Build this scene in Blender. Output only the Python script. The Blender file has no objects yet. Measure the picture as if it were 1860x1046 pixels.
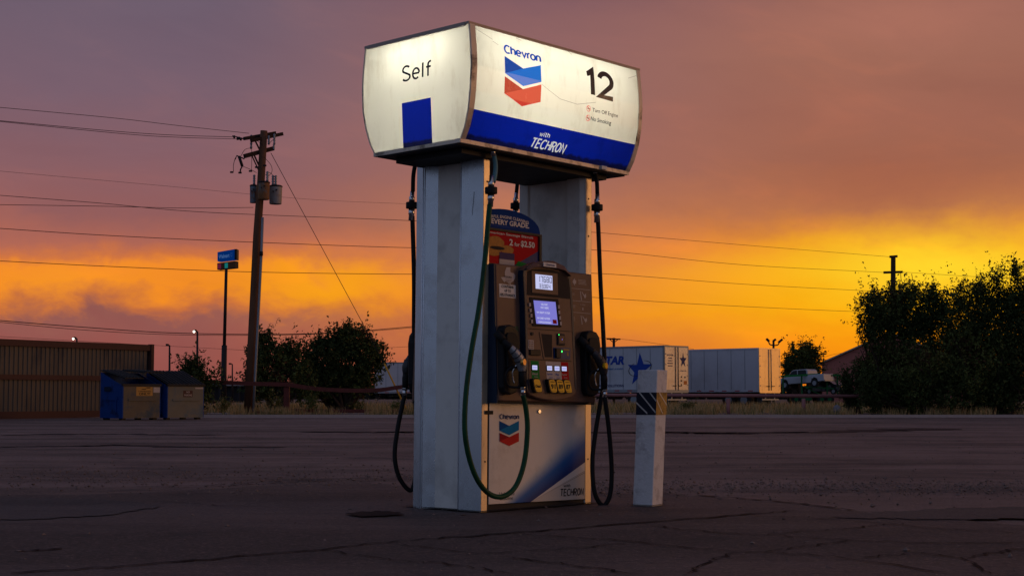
import bpy, bmesh, math, random
import numpy as np
from mathutils import Matrix, Vector
random.seed(7); rng = np.random.default_rng(11)
sc = bpy.context.scene; COL = sc.collection
rad = math.radians

# ------------------------------------------------------------------ camera
FPX, HOR, CAMH = 2700.0, 720.0, 0.734          # focal length and horizon in pixels of the 1860 wide photograph
PITCH = math.atan((HOR-523)/FPX)
cd = bpy.data.cameras.new('camera'); cam = bpy.data.objects.new('camera', cd); COL.objects.link(cam)
cd.lens = FPX/1860*36; cd.sensor_width = 36; cd.clip_end = 5000; cd.clip_start = .1
cam.location = (0, 0, CAMH); cam.rotation_euler = (math.pi/2+PITCH, 0, 0)
sc.camera = cam
sc.view_settings.view_transform = 'Standard'; sc.view_settings.look = 'None'
sc.view_settings.exposure = 0; sc.view_settings.gamma = 1

# ------------------------------------------------------------------ world: dusk sky with banded cloud
def s2l(c): return tuple(((v/255)/12.92 if v/255 <= .04045 else ((v/255+.055)/1.055)**2.4) for v in c)
world = bpy.data.worlds.new('World'); sc.world = world; world.use_nodes = True
wt = world.node_tree; wt.nodes.clear()
class NB:
    def __init__(s, t): s.t = t
    def n(s, k, **kw):
        o = s.t.nodes.new(k)
        for a, b in kw.items(): setattr(o, a, b)
        return o
    def _in(s, sock, v):
        if hasattr(v, 'is_output') or isinstance(v, bpy.types.NodeSocket): s.t.links.new(v, sock)
        elif v is not None: sock.default_value = v
    def m(s, op, a, b=None, c=None, clamp=False):
        o = s.n('ShaderNodeMath', operation=op, use_clamp=clamp)
        for i, v in enumerate((a, b, c)):
            if v is not None: s._in(o.inputs[i], v)
        return o.outputs[0]
    def xyz(s, x, y, z):
        o = s.n('ShaderNodeCombineXYZ')
        for i, v in enumerate((x, y, z)): s._in(o.inputs[i], v)
        return o.outputs[0]
    def sep(s, v):
        o = s.n('ShaderNodeSeparateXYZ'); s._in(o.inputs[0], v); return o.outputs
    def noise(s, vec, scale, detail=4, rough=.5, dist=0):
        o = s.n('ShaderNodeTexNoise'); s._in(o.inputs['Vector'], vec)
        o.inputs['Scale'].default_value = scale; o.inputs['Detail'].default_value = detail
        o.inputs['Roughness'].default_value = rough; o.inputs['Distortion'].default_value = dist
        return o.outputs[0]
    def ramp(s, fac, stops, interp='LINEAR'):
        o = s.n('ShaderNodeValToRGB'); o.color_ramp.interpolation = interp; r = o.color_ramp
        while len(r.elements) < len(stops): r.elements.new(.5)
        for e, (p, c) in zip(r.elements, stops):
            e.position = p; e.color = (*c, 1) if len(c) == 3 else c
        s._in(o.inputs[0], fac); return o.outputs[0]
    def mix(s, f, a, b, mode='MIX'):
        o = s.n('ShaderNodeMix', data_type='RGBA', blend_type=mode)
        s._in(o.inputs[0], f)
        for i, v in ((6, a), (7, b)):
            if isinstance(v, tuple): o.inputs[i].default_value = (*v, 1) if len(v) == 3 else v
            else: s._in(o.inputs[i], v)
        return o.outputs[2]
    def sstep(s, v, a, b):
        o = s.n('ShaderNodeMapRange', interpolation_type='SMOOTHSTEP')
        s._in(o.inputs[0], v); o.inputs[1].default_value = a; o.inputs[2].default_value = b
        return o.outputs[0]
w = NB(wt)
gx, gy, gz = w.sep(w.n('ShaderNodeTexCoord').outputs['Generated'])[:3]
az = w.m('MULTIPLY', w.m('ARCTAN2', gx, gy), 180/math.pi)
el = w.m('MULTIPLY', w.m('ARCSINE', gz), 180/math.pi)
def gauss(ca, ce, ra, re):
    a = w.m('POWER', w.m('DIVIDE', w.m('SUBTRACT', az, ca), ra), 2)
    b = w.m('POWER', w.m('DIVIDE', w.m('SUBTRACT', elw, ce), re), 2)
    return w.m('EXPONENT', w.m('MULTIPLY', w.m('ADD', a, b), -1))
# cloud relief: elevations wander with stretched noise
n1 = w.noise(w.xyz(w.m('MULTIPLY', az, .10), w.m('MULTIPLY', el, .30), 0.0), 1.0, 7, .55, .3)
n2 = w.noise(w.xyz(w.m('MULTIPLY', az, .045), w.m('MULTIPLY', el, .11), 4.0), 1.0, 4, .5)
n3 = w.noise(w.xyz(w.m('MULTIPLY', az, .5), w.m('MULTIPLY', el, .9), 9.0), 1.0, 6, .6, .2)
elw = w.m('ADD', el, w.m('ADD', w.m('MULTIPLY', w.m('SUBTRACT', n1, .5), 1.5), w.m('MULTIPLY', w.m('SUBTRACT', n3, .5), 1.1)))
fe = w.m('DIVIDE', w.m('ADD', elw, 2), 20, clamp=True)
n5 = w.noise(w.xyz(w.m('MULTIPLY', az, .42), w.m('MULTIPLY', el, .60), 14.0), 1.0, 6, .55, .5)
elw = w.m('ADD', elw, w.m('MULTIPLY', w.m('MULTIPLY', w.m('SUBTRACT', n5, .60), 2.2), w.m('MULTIPLY', w.sstep(az, 3.0, -5.0), w.sstep(el, 7.0, 4.2))))
fe = w.m('DIVIDE', w.m('ADD', elw, 2), 20, clamp=True)
E_ = lambda y: ((720-y)/47.1+2)/20
def rmp(stops):
    return w.ramp(fe, [(max(0, E_(y)), s2l(c)) for y, c in stops], 'EASE' if False else 'LINEAR')
left = rmp([(760,(132,74,70)),(690,(146,80,74)),(630,(148,84,78)),(590,(146,88,82)),(566,(196,108,62)),(535,(244,140,38)),(508,(244,140,44)),(486,(208,116,66)),(455,(178,104,86)),
            (400,(150,96,94)),(310,(140,98,103)),(180,(124,98,111)),(60,(116,97,112)),(-60,(110,97,114))])
mid = rmp([(760,(170,90,60)),(690,(188,102,66)),(620,(210,116,62)),(570,(240,140,40)),(520,(238,138,56)),(460,(220,128,74)),(400,(188,118,86)),
           (310,(164,108,96)),(180,(148,104,100)),(40,(142,100,101)),(-60,(120,88,102))])
rgt = rmp([(760,(200,105,20)),(680,(242,132,16)),(610,(250,152,14)),(560,(253,172,10)),(500,(253,170,18)),(460,(244,146,34)),(430,(222,130,56)),(385,(190,116,76)),
           (300,(164,104,82)),(220,(160,102,84)),(120,(164,108,90)),(20,(158,105,92)),(-60,(130,92,98))])
c1 = w.mix(w.sstep(az, -13.0, 0.5), left, mid)
c2 = w.mix(w.sstep(az, 0.0, 13.0), c1, rgt)
c3 = w.mix(w.m('MULTIPLY', gauss(16.2, 4.75, 5.2, 1.35), .95, clamp=True), c2, s2l((255, 214, 44)))
c3 = w.mix(w.m('MULTIPLY', gauss(-6.9, 4.1, 3.2, .75), .75, clamp=True), c3, s2l((255, 168, 18)))
c3 = w.mix(w.m('MULTIPLY', gauss(-17.0, 4.0, 3.0, .7), .5, clamp=True), c3, s2l((250, 155, 40)))
c3 = w.mix(w.m('MULTIPLY', gauss(14.5, 8.2, 4.2, 1.2), .45, clamp=True), c3, s2l((158, 92, 72)))
c3 = w.mix(w.m('MULTIPLY', gauss(15.0, 14.0, 4.5, 1.0), .35, clamp=True), c3, s2l((196, 126, 104)))
# broad soft unevenness of the overcast
c3 = w.mix(w.m('MULTIPLY', w.sstep(n2, .38, .62), .24), c3, w.mix(1.0, c3, (.72, .74, .82), 'MULTIPLY'))
n4 = w.noise(w.xyz(w.m('ADD', w.m('MULTIPLY', az, .16), w.m('MULTIPLY', el, .22)), w.m('MULTIPLY', el, .42), 2.0), 1.0, 7, .58, .5)
c3 = w.mix(w.m('MULTIPLY', w.sstep(n4, .50, .72), .36), c3, w.mix(1.0, c3, (1.30, 1.16, 1.04), 'MULTIPLY'))
c3 = w.mix(w.m('MULTIPLY', w.sstep(n4, .50, .30), .16), c3, w.mix(1.0, c3, (.74, .74, .80), 'MULTIPLY'))
c3 = w.mix(w.m('MULTIPLY', w.sstep(n1, .5, .78), .25), c3, w.mix(1.0, c3, (1.25, 1.15, 1.08), 'MULTIPLY'))
# the rest of the dome: gold towards the sun on the right, blue dusk behind and overhead
daz = w.m('ABSOLUTE', w.m('SUBTRACT', az, 77))
gold = w.ramp(w.m('DIVIDE', w.m('ABSOLUTE', el), 40, clamp=True), [(0, (1.15, .52, .15)), (.12, (.92, .42, .15)), (.3, (.40, .20, .13)), (.5, (.24, .14, .13)), (1, (.14, .10, .12))])
dusk = w.ramp(w.m('DIVIDE', w.m('ABSOLUTE', el), 90, clamp=True), [(0, (.17, .165, .20)), (.3, (.15, .185, .28)), (1, (.14, .14, .20))])
bk = w.sstep(w.m('ADD', w.m('MULTIPLY', gx, -.5), w.m('MULTIPLY', gy, -.866)), .05, .85)
dusk = w.mix(bk, w.mix(1.0, dusk, (.85, .95, 1.05), 'MULTIPLY'), w.mix(1.0, dusk, (1.15, 1.25, 1.35), 'MULTIPLY'))
rest = w.mix(w.sstep(daz, 62, 20), dusk, gold)
front = w.sstep(w.m('ABSOLUTE', w.m('SUBTRACT', az, 0)), 60, 24)
front = w.m('MULTIPLY', front, w.sstep(el, 55, 17))
skyc = w.mix(front, rest, c3)
bg = w.n('ShaderNodeBackground'); wt.links.new(skyc, bg.inputs[0]); bg.inputs[1].default_value = 1.0
wo = w.n('ShaderNodeOutputWorld'); wt.links.new(bg.outputs[0], wo.inputs[0])

# low sun off to the right, mostly behind cloud
sl = bpy.data.lights.new('sun', 'SUN'); sl.energy = .38; sl.angle = rad(18); sl.color = (1, .50, .20)
so = bpy.data.objects.new('sun', sl); COL.objects.link(so)
SAZ, SEL = rad(90), rad(7)
sd = Vector((math.sin(SAZ)*math.cos(SEL), math.cos(SAZ)*math.cos(SEL), math.sin(SEL)))
so.rotation_euler = sd.to_track_quat('Z', 'Y').to_euler(); so.location = sd*200

# ------------------------------------------------------------------ geometry helpers
def ray(px, py):
    dx = (px-930)/FPX; u = -(py-523)/FPX
    return np.array([dx, math.cos(PITCH)-u*math.sin(PITCH), math.sin(PITCH)+u*math.cos(PITCH)])
CAM = np.array([0, 0, CAMH])
def at(px, py, D):                              # the point at distance D seen at a pixel
    r = ray(px, py); return tuple(CAM+r*(D/r[1]))
def gat(px, py, z=0):                           # the ground point seen at a pixel
    r = ray(px, py); return tuple(CAM+r*((z-CAMH)/r[2]))
PT = np.array([-.198, 9.446, -.006])
PM = (Matrix.Rotation(.007, 3, 'Y') @ Matrix.Rotation(-.0125, 3, 'X') @ Matrix.Rotation(.819, 3, 'Z'))
PMn = np.array(PM)
def pf(px, py, y):                              # point in the pump's frame on the plane y
    d = PMn.T@ray(px, py); o = PMn.T@(CAM-PT); t = (y-o[1])/d[1]; return tuple(o+t*d)
def crom(pts, n=8):
    P = [np.array(p, float) for p in pts]; P = [2*P[0]-P[1]]+P+[2*P[-1]-P[-2]]; out = []
    for i in range(1, len(P)-2):
        for k in range(n):
            t = k/n; a, b, c, d = P[i-1:i+3]
            out.append(.5*((2*b)+(c-a)*t+(2*a-5*b+4*c-d)*t*t+(-a+3*b-3*c+d)*t**3))
    out.append(P[-2]); return out
class MB:
    def __init__(s): s.v = []; s.f = []; s.m = []; s.sm = []
    def add(s, vs, fs, mi=0, smooth=False):
        b = len(s.v); s.v += [tuple(map(float, q)) for q in vs]
        for q in fs: s.f.append([i+b for i in q]); s.m.append(mi); s.sm.append(smooth)
        return s
    def box(s, x0, x1, y0, y1, z0, z1, mi=0):
        vs = [(x, y, z) for z in (z0, z1) for y in (y0, y1) for x in (x0, x1)]
        return s.add(vs, [(0,2,3,1),(4,5,7,6),(0,1,5,4),(2,6,7,3),(0,4,6,2),(1,3,7,5)], mi)
    def hexa(s, bottom, top, mi=0):             # four bottom and four top corners, same order
        n = len(bottom)
        return s.add(list(bottom)+list(top), [tuple(range(n))[::-1], tuple(range(n, 2*n))]+[(i, (i+1) % n, n+(i+1) % n, n+i) for i in range(n)], mi)
    def prism(s, pts, a, b, fn, mi=0):          # outline pts (u,v) between depths a and b; fn(u,v,w)->xyz
        n = len(pts); vs = [fn(u, v, a) for u, v in pts]+[fn(u, v, b) for u, v in pts]
        return s.add(vs, [tuple(range(n)), tuple(range(n, 2*n))[::-1]]+[(i, n+i, n+(i+1) % n, (i+1) % n) for i in range(n)], mi)
    def tube(s, pts, r, n=8, mi=0, cap=True):
        P = [Vector(p) for p in pts]; R = r if isinstance(r, (list, tuple)) else [r]*len(P)
        vs = []; prev = None
        for i, p in enumerate(P):
            d = (P[min(i+1, len(P)-1)]-P[max(i-1, 0)]).normalized()
            if prev is None: u = d.orthogonal().normalized()
            else: u = (prev-d*prev.dot(d)).normalized()
            prev = u; v = d.cross(u)
            for k in range(n):
                a = 2*math.pi*k/n; vs.append(p+(u*math.cos(a)+v*math.sin(a))*R[i])
        fs = [(i*n+k, i*n+(k+1) % n, (i+1)*n+(k+1) % n, (i+1)*n+k) for i in range(len(P)-1) for k in range(n)]
        s.add(vs, fs, mi, True)
        if cap: b = len(s.v)-len(vs); s.f += [[b+k for k in range(n)][::-1], [b+(len(P)-1)*n+k for k in range(n)]]; s.m += [mi, mi]; s.sm += [False, False]
        return s
    def bar(s, p, q, a, b, up=(0, 0, 1), mi=0): # rectangular bar from p to q, widths a (side) and b (up)
        p, q, up = Vector(p), Vector(q), Vector(up); d = (q-p).normalized()
        u = d.cross(up).normalized(); v = u.cross(d)
        c = [u*x*a/2+v*y*b/2 for x, y in ((-1, -1), (1, -1), (1, 1), (-1, 1))]
        return s.hexa([p+k for k in c], [q+k for k in c], mi)
    def build(s, name, mats, parent=None, label=None, bevel=0, mw=None, fix=True):
        me = bpy.data.meshes.new(name); me.from_pydata(s.v, [], s.f)
        for m_ in (mats if isinstance(mats, (list, tuple)) else [mats]): me.materials.append(m_)
        me.polygons.foreach_set('material_index', s.m); me.polygons.foreach_set('use_smooth', s.sm)
        if fix:
            bm = bmesh.new(); bm.from_mesh(me); bmesh.ops.recalc_face_normals(bm, faces=bm.faces); bm.to_mesh(me); bm.free()
        me.update()
        o = bpy.data.objects.new(name, me); COL.objects.link(o)
        if parent: o.parent = parent
        if mw is not None: o.matrix_world = mw
        if label: o['label'] = label
        if bevel:
            b = o.modifiers.new('bevel', 'BEVEL'); b.width = bevel; b.segments = 2; b.limit_method = 'ANGLE'; b.angle_limit = rad(40)
        return o
def tag(o, label=None, cat=None, group=None, kind=None):
    if label: o['label'] = label
    if cat: o['category'] = cat
    if group: o['group'] = group
    if kind: o['kind'] = kind
    return o
def empty(name, loc, label, cat, rz=0, group=None):
    o = bpy.data.objects.new(name, None); COL.objects.link(o); o.location = loc; o.rotation_euler = (0, 0, rz)
    return tag(o, label, cat, group)
def copy_tree(o, parent=None):
    c = o.copy(); COL.objects.link(c)
    if parent: c.parent = parent
    for ch in list(o.children): copy_tree(ch, c)
    return c
_tc = {}
def text2d(s, bold=0, shear=0):
    k = (s, bold, shear)
    if k in _tc: return _tc[k]
    cu = bpy.data.curves.new('t', 'FONT'); cu.body = s; cu.offset = bold; cu.shear = shear; cu.resolution_u = 3; cu.align_x = 'CENTER'
    cu.space_line = .9
    o = bpy.data.objects.new('t', cu); COL.objects.link(o)
    bpy.context.view_layer.update()
    me = o.to_mesh(); bm = bmesh.new(); bm.from_mesh(me); o.to_mesh_clear()
    bpy.data.objects.remove(o); bpy.data.curves.remove(cu)
    bmesh.ops.remove_doubles(bm, verts=bm.verts, dist=1e-5); bmesh.ops.triangulate(bm, faces=bm.faces)
    _tc[k] = bm; return bm
def add_text(mb, s, x0, x1, z0, z1, fn, mi=0, bold=0, shear=0, cuts=()):
    """lettering fitted to the box x0..x1, z0..z1; fn(u,v)->xyz puts it on its surface"""
    bm = text2d(s, bold, shear).copy()
    xs = [v.co.x for v in bm.verts]; ys = [v.co.y for v in bm.verts]
    a, b, c, d = min(xs), max(xs), min(ys), max(ys)
    for v in bm.verts: v.co.x = x0+(v.co.x-a)/(b-a)*(x1-x0); v.co.y = z0+(v.co.y-c)/(d-c)*(z1-z0)
    for q in cuts:
        bmesh.ops.bisect_plane(bm, geom=bm.verts[:]+bm.edges[:]+bm.faces[:], plane_co=(0, q, 0), plane_no=(0, 1, 0))
    bm.verts.index_update()
    mb.add([fn(v.co.x, v.co.y) for v in bm.verts], [[v.index for v in f.verts] for f in bm.faces], mi); bm.free()

def arc(cx_, cy_, rx, ry, a0, a1, n=14): return [(cx_+rx*math.cos(rad(a0+(a1-a0)*k/n)), cy_+ry*math.sin(rad(a0+(a1-a0)*k/n))) for k in range(n+1)]
GL = {'C': (.60, [arc(.34, .5, .34, .5, 48, 312, 22)]), 'h': (.46, [[(0, 0), (0, 1)], [(0, .40)]+arc(.23, .47, .23, .25, 180, 0)+[(.46, 0)]]),
 'e': (.52, [arc(.26, .36, .26, .36, 5, 312, 22), [(.02, .37), (.52, .37)]]), 'v': (.50, [[(0, .72), (.25, .02), (.5, .72)]]), 'r': (.22, [[(0, 0), (0, .72)], arc(.24, .46, .24, .26, 180, 80)]),
 'o': (.54, [arc(.27, .36, .27, .36, 0, 360, 26)]), 'n': (.46, [[(0, 0), (0, .72)], [(0, .40)]+arc(.23, .47, .23, .25, 180, 0)+[(.46, 0)]]),
 'S': (.60, [arc(.31, .75, .28, .25, 35, 235, 14)[:-2]+[(.2, .56), (.42, .45)]+arc(.31, .25, .30, .25, 55, -150, 14)[2:]]), 'l': (.10, [[(.04, 1.0), (.04, 0)]]),
 'f': (.34, [arc(.33, .80, .21, .20, 85, 180, 8)+[(.12, 0)], [(-.04, .64), (.34, .64)]]),
 '1': (.30, [[(.0, .82), (.06, .83), (.26, .985), (.26, 0)]]), '2': (.62, [arc(.31, .69, .30, .31, 165, -38, 18)+[(.02, .02), (.65, .02)]]),
 'T': (.56, [[(0, 1), (.56, 1)], [(.28, 1), (.28, 0)]]), 'E': (.46, [[(.46, 1), (0, 1), (0, 0), (.46, 0)], [(0, .52), (.40, .52)]]), 'H': (.52, [[(0, 0), (0, 1)], [(.52, 0), (.52, 1)], [(0, .52), (.52, .52)]]),
 'R': (.50, [[(0, 0), (0, 1), (.28, 1)]+arc(.28, .75, .22, .25, 90, -90, 8)[1:]+[(0, .5)], [(.24, .5), (.52, -.12)]]), 'O': (.56, [arc(.28, .5, .28, .5, 0, 360, 26)]), 'N': (.52, [[(0, 0), (0, 1), (.52, 0), (.52, 1)]]),
 'w': (.68, [[(0, .7), (.17, 0), (.34, .62), (.51, 0), (.68, .7)]]), 'i': (.10, [[(.05, 0), (.05, .72)], [(.05, .90), (.05, 1.02)]]), 't': (.32, [[(.12, 1), (.12, .12), (.17, 0), (.3, 0)], [(-.04, .70), (.30, .70)]])}
def stroke_text(mb, txt, x0, x1, z0, z1, fn, mi=0, wt_=.15, gap=.2, shear=0, cap=1.0, cuts=()):
    """even-width lettering drawn as mitred strokes, fitted to the box"""
    polys = []; x = 0
    for ch in txt:
        if ch == ' ': x += .3; continue
        wd, sts = GL[ch]
        for st in sts:
            P = [np.array(p, float) for p in st]; closed = np.linalg.norm(P[0]-P[-1]) < 1e-6; n = len(P); Lf = []; Rt = []
            for i in range(n):
                a = P[i-1] if i else (P[-2] if closed else None); b = P[i+1] if i < n-1 else (P[1] if closed else None)
                d1 = (P[i]-a)/np.linalg.norm(P[i]-a) if a is not None else None; d2 = (b-P[i])/np.linalg.norm(b-P[i]) if b is not None else None
                if d1 is None: d1 = d2
                if d2 is None: d2 = d1
                n1_ = np.array([-d1[1], d1[0]]); n2_ = np.array([-d2[1], d2[0]]); m_ = n1_+n2_; m_ /= np.linalg.norm(m_); k_ = min(1/max(.35, float(m_@n1_)), 2.2)
                Lf.append(P[i]+m_*k_*wt_/2); Rt.append(P[i]-m_*k_*wt_/2)
            polys.append([(x+p[0]+p[1]*shear, p[1]) for p in Lf]+[(x+p[0]+p[1]*shear, p[1]) for p in Rt])
        x += wd+gap+wt_*.6
    xs = [p[0] for q in polys for p in q]; a, b = min(xs), max(xs); ys = [p[1] for q in polys for p in q]; c, d = min(ys), max(ys)
    for k, q in enumerate(polys):
        n = len(q)//2; Q2 = [(x0+(p[0]-a)/(b-a)*(x1-x0), z0+(p[1]-c)/(d-c)*(z1-z0)) for p in q]
        bm = bmesh.new(); vs = [bm.verts.new((p[0], p[1], 0)) for p in Q2]
        for i in range(n-1): bm.faces.new((vs[i], vs[i+1], vs[n+i+1], vs[n+i]))
        for c_ in cuts: bmesh.ops.bisect_plane(bm, geom=bm.verts[:]+bm.edges[:]+bm.faces[:], plane_co=(0, c_, 0), plane_no=(0, 1, 0))
        bm.verts.index_update(); out = []
        for v in bm.verts: t = fn(v.co.x, v.co.y); out.append((t[0], t[1]-.00012*(k % 4) if fn is not FSELF else t[1], t[2]) if fn is not FSELF else (t[0]-.00012*(k % 4), t[1], t[2]))
        mb.add(out, [[v.index for v in f.verts] for f in bm.faces], mi); bm.free()
def FSELF(u, v): return (-.369, .383-u*.269, 2.755+v*.107)

# ------------------------------------------------------------------ materials
def mat(name, col, rough=.6, metal=0, var=.12, scale=8, bump=0, bscale=60, dirt=None, damt=0, dscale=3, coat=0, emit=None, estr=0, spec=.1, stretch=(1, 1, 1)):
    m = bpy.data.materials.new(name); m.use_nodes = True; t = m.node_tree; b = NB(t)
    P = t.nodes['Principled BSDF']
    tc = b.n('ShaderNodeTexCoord').outputs['Object']
    mp = b.n('ShaderNodeMapping'); t.links.new(tc, mp.inputs[0]); mp.inputs['Scale'].default_value = stretch; v = mp.outputs[0]
    n = b.noise(v, scale, 5, .6)
    c = b.mix(n, tuple(max(0, x*(1-var)) for x in col), tuple(x*(1+var) for x in col))
    if dirt:
        d = b.noise(v, dscale, 8, .68)
        c = b.mix(b.m('MULTIPLY', b.sstep(d, .48, .66), damt), c, dirt)
    t.links.new(c, P.inputs['Base Color'])
    r = b.m('ADD', b.m('MULTIPLY', b.m('SUBTRACT', n, .5), .2), rough, clamp=True); t.links.new(r, P.inputs['Roughness'])
    P.inputs['Metallic'].default_value = metal; P.inputs['Coat Weight'].default_value = coat; P.inputs['Coat Roughness'].default_value = .08
    P.inputs['Specular IOR Level'].default_value = spec
    if bump:
        bn = b.n('ShaderNodeBump'); bn.inputs['Strength'].default_value = bump; bn.inputs['Distance'].default_value = .02
        t.links.new(b.noise(v, bscale, 6, .6), bn.inputs['Height']); t.links.new(bn.outputs[0], P.inputs['Normal'])
    if emit:
        P.inputs['Emission Color'].default_value = (*emit, 1); P.inputs['Emission Strength'].default_value = estr
    return m
S = s2l
m_steel = mat('brushed_steel', (.42, .43, .45), .34, .75, .08, 5, .05, 220, (.20, .17, .14), .35, 4, stretch=(1, 1, .08))
m_colpaint = mat('painted_column_sheet', (.50, .56, .62), .27, .75, .06, 4, .006, 60, (.25, .23, .21), .3, 3.5)
m_colgrey = mat('column_infill_sheet', (.62, .60, .56), .42, .10, .06, 4, .006, 60, (.24, .22, .20), .35, 3)
m_flange = mat('column_edge_sheet', (.52, .42, .30), .35, .45, .1, 6, .03, 160, (.20, .15, .10), .45, 5)
m_dark = mat('dark_painted_metal', (.022, .021, .024), .5, .1, .3, 8, .05, 120)
m_black = mat('black_plastic', (.012, .012, .014), .42, 0, .3, 12, .04, 200)
m_rubber = mat('black_rubber', (.014, .014, .015), .55, 0, .3, 30, .08, 300)
m_green = mat('green_rubber_hose', (.008, .055, .025), .38, 0, .35, 22, .06, 260, (.01, .015, .01), .5, 9)
m_teal = mat('teal_hose_sleeve', (.10, .22, .25), .45, 0, .15, 14, .04, 200)
m_foldlight = mat('painted_fold_highlight', (.80, .82, .86), .22, .15, .05, 3, spec=.6)
m_brown = mat('brown_dispenser_plastic', (.135, .075, .055), .38, 0, .12, 9, .05, 260, (.06, .035, .03), .35, 5)
m_navy = mat('navy_plastic_edge', (.012, .022, .045), .3, 0, .25, 8, .03, 180)
m_white = mat('white_enamel', (.62, .57, .50), .35, .0, .05, 5, .02, 120, (.36, .30, .24), .35, 4, coat=.2)
m_chrome = mat('worn_chrome', (.6, .6, .6), .22, .95, .12, 25, .04, 200)
m_alu = mat('cast_aluminium', (.30, .31, .33), .42, .6, .2, 25, .1, 160)
m_castd = mat('dark_cast_metal', (.05, .05, .055), .4, .5, .3, 25, .1, 160)
m_brass = mat('brass_cap', (.75, .42, .12), .32, .7, .15, 30, .05, 200)
m_yellow = mat('yellow_plastic', (.75, .42, .02), .35, 0, .08, 20, .02, 200)
m_redp = mat('red_print', (.40, .012, .014), .6, 0, .1, 10, spec=.03)
m_greenp = mat('green_print', (.02, .17, .03), .6, 0, .1, 10, spec=.03)
m_greenp2 = mat('green_lettering', (.03, .22, .05), .5, 0, .1, 10)
m_paper = mat('white_print', (.62, .58, .54), .45, 0, .08, 14)
m_palepaper = mat('pale_print', (.42, .36, .33), .5, 0, .15, 20)
m_ink = mat('black_ink', (.012, .012, .014), .5, 0, .2, 10)
m_blueink = mat('blue_ink', (.015, .05, .30), .45, 0, .1, 10)
m_navyink = mat('dark_blue_ink', (.02, .03, .12), .45, 0, .1, 10)
m_lb = mat('blue_facet_dark', (.01, .07, .24), .6, 0, .2, 6, spec=.03)
m_lb2 = mat('blue_facet_light', (.015, .18, .38), .6, 0, .3, 6, spec=.03)
m_lr = mat('red_facet_dark', (.30, .02, .02), .6, 0, .2, 6, spec=.03)
m_lr2 = mat('red_facet_light', (.52, .035, .025), .6, 0, .25, 6, spec=.03)
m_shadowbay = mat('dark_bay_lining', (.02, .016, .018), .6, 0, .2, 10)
def glow(name, col, s, back=(.02, .02, .02)):
    m = mat(name, back, .3, 0, .1, 10, emit=col, estr=s); return m
m_lcd = glow('lit_lcd_glass', (.60, .64, 1.0), .85)
m_scr = glow('lit_colour_screen', (.16, .17, .62), .95)
m_scrtxt = glow('screen_lettering', (.75, .78, 1.0), .9)
m_led = glow('green_indicator', (.05, 1, .15), 2.5)
m_ledb = glow('blue_indicator', (.2, .2, 1), 1.2)
# printed film on the lit cabinet (the lamp inside shows through it)
def film(name, col, e): return mat(name, tuple(c*.5 for c in col), .25, 0, .06, 8, emit=col, estr=e, coat=.3)
f_ink = film('sign_black_film', (.012, .013, .018), .5)
f_ink2 = film('sign_brown_film', (.035, .022, .018), .5)
f_blue = film('sign_blue_lettering', S((0, 66, 170)), .8)
f_b1 = film('sign_facet_blue_dark', S((2, 70, 158)), .85); f_b2 = film('sign_facet_blue_light', S((10, 112, 206)), .85)
f_r1 = film('sign_facet_red_dark', S((176, 32, 30)), .8); f_r2 = film('sign_facet_red_light', S((208, 62, 50)), .85)
f_white = film('sign_white_lettering', S((205, 205, 200)), .8)
f_red = film('sign_red_symbol', S((205, 70, 50)), .8)
f_crack = film('crack_in_acrylic', (.30, .25, .19), .6)
def litpanel(name, col, tr, grime=0):
    m = bpy.data.materials.new(name); m.use_nodes = True; t = m.node_tree; b = NB(t); P = t.nodes['Principled BSDF']; out = t.nodes['Material Output']
    tc = b.n('ShaderNodeTexCoord').outputs['Object']; n = b.noise(tc, 3.0, 6, .6); n_ = b.noise(tc, 30, 3, .6)
    c = b.mix(n, tuple(x*.93 for x in col), col)
    gr = b.noise(b.xyz(b.m('MULTIPLY', b.sep(tc)[0], 5.0), b.m('MULTIPLY', b.sep(tc)[1], 5.0), b.m('MULTIPLY', b.sep(tc)[2], 1.6)), 1.6, 8, .7)
    c = b.mix(b.m('MULTIPLY', b.sstep(gr, .50, .68), .30), c, tuple(x*y for x, y in zip(col, (.62, .55, .45))))
    if grime:
        z = b.sep(tc)[2]
        g = b.m('ADD', b.m('SUBTRACT', 2.372, z), b.m('MULTIPLY', b.m('SUBTRACT', b.noise(tc, 14, 6, .7), .5), .06))
        c = b.mix(b.m('MULTIPLY', b.sstep(g, 0, .02), grime), c, (.004, .004, .012))
    t.links.new(c, P.inputs['Base Color']); P.inputs['Roughness'].default_value = .22
    tl = b.n('ShaderNodeBsdfTranslucent'); cc = b.mix(1.0, c, (tr, tr, tr*.98), 'MULTIPLY'); t.links.new(cc, tl.inputs[0])
    ad = b.n('ShaderNodeMixShader'); ad.inputs[0].default_value = .62
    t.links.new(P.outputs[0], ad.inputs[1]); t.links.new(tl.outputs[0], ad.inputs[2]); t.links.new(ad.outputs[0], out.inputs[0])
    return m
m_lit = litpanel('opal_acrylic', (.84, .82, .71), 1.0)
m_litblue = litpanel('blue_film_on_acrylic', (.0015, .012, .30), 1.0, .85)
m_tube = bpy.data.materials.new('lamp_tube_glow'); m_tube.use_nodes = True
_p = m_tube.node_tree.nodes['Principled BSDF']; _p.inputs['Emission Color'].default_value = (1, .96, .86, 1); _p.inputs['Emission Strength'].default_value = 11.5
_nb = NB(m_tube.node_tree); _p.inputs['Base Color'].default_value = (.8, .8, .8, 1)
m_boxin = mat('sign_inner_lining', (.75, .75, .72), .7)
m_trim = mat('weathered_sign_trim', (.66, .56, .45), .5, .25, .15, 6, .06, 120, (.07, .05, .035), .75, 7)
m_trimd = mat('dark_sign_trim', (.34, .28, .25), .5, .3, .2, 6, .05, 120)

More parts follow.
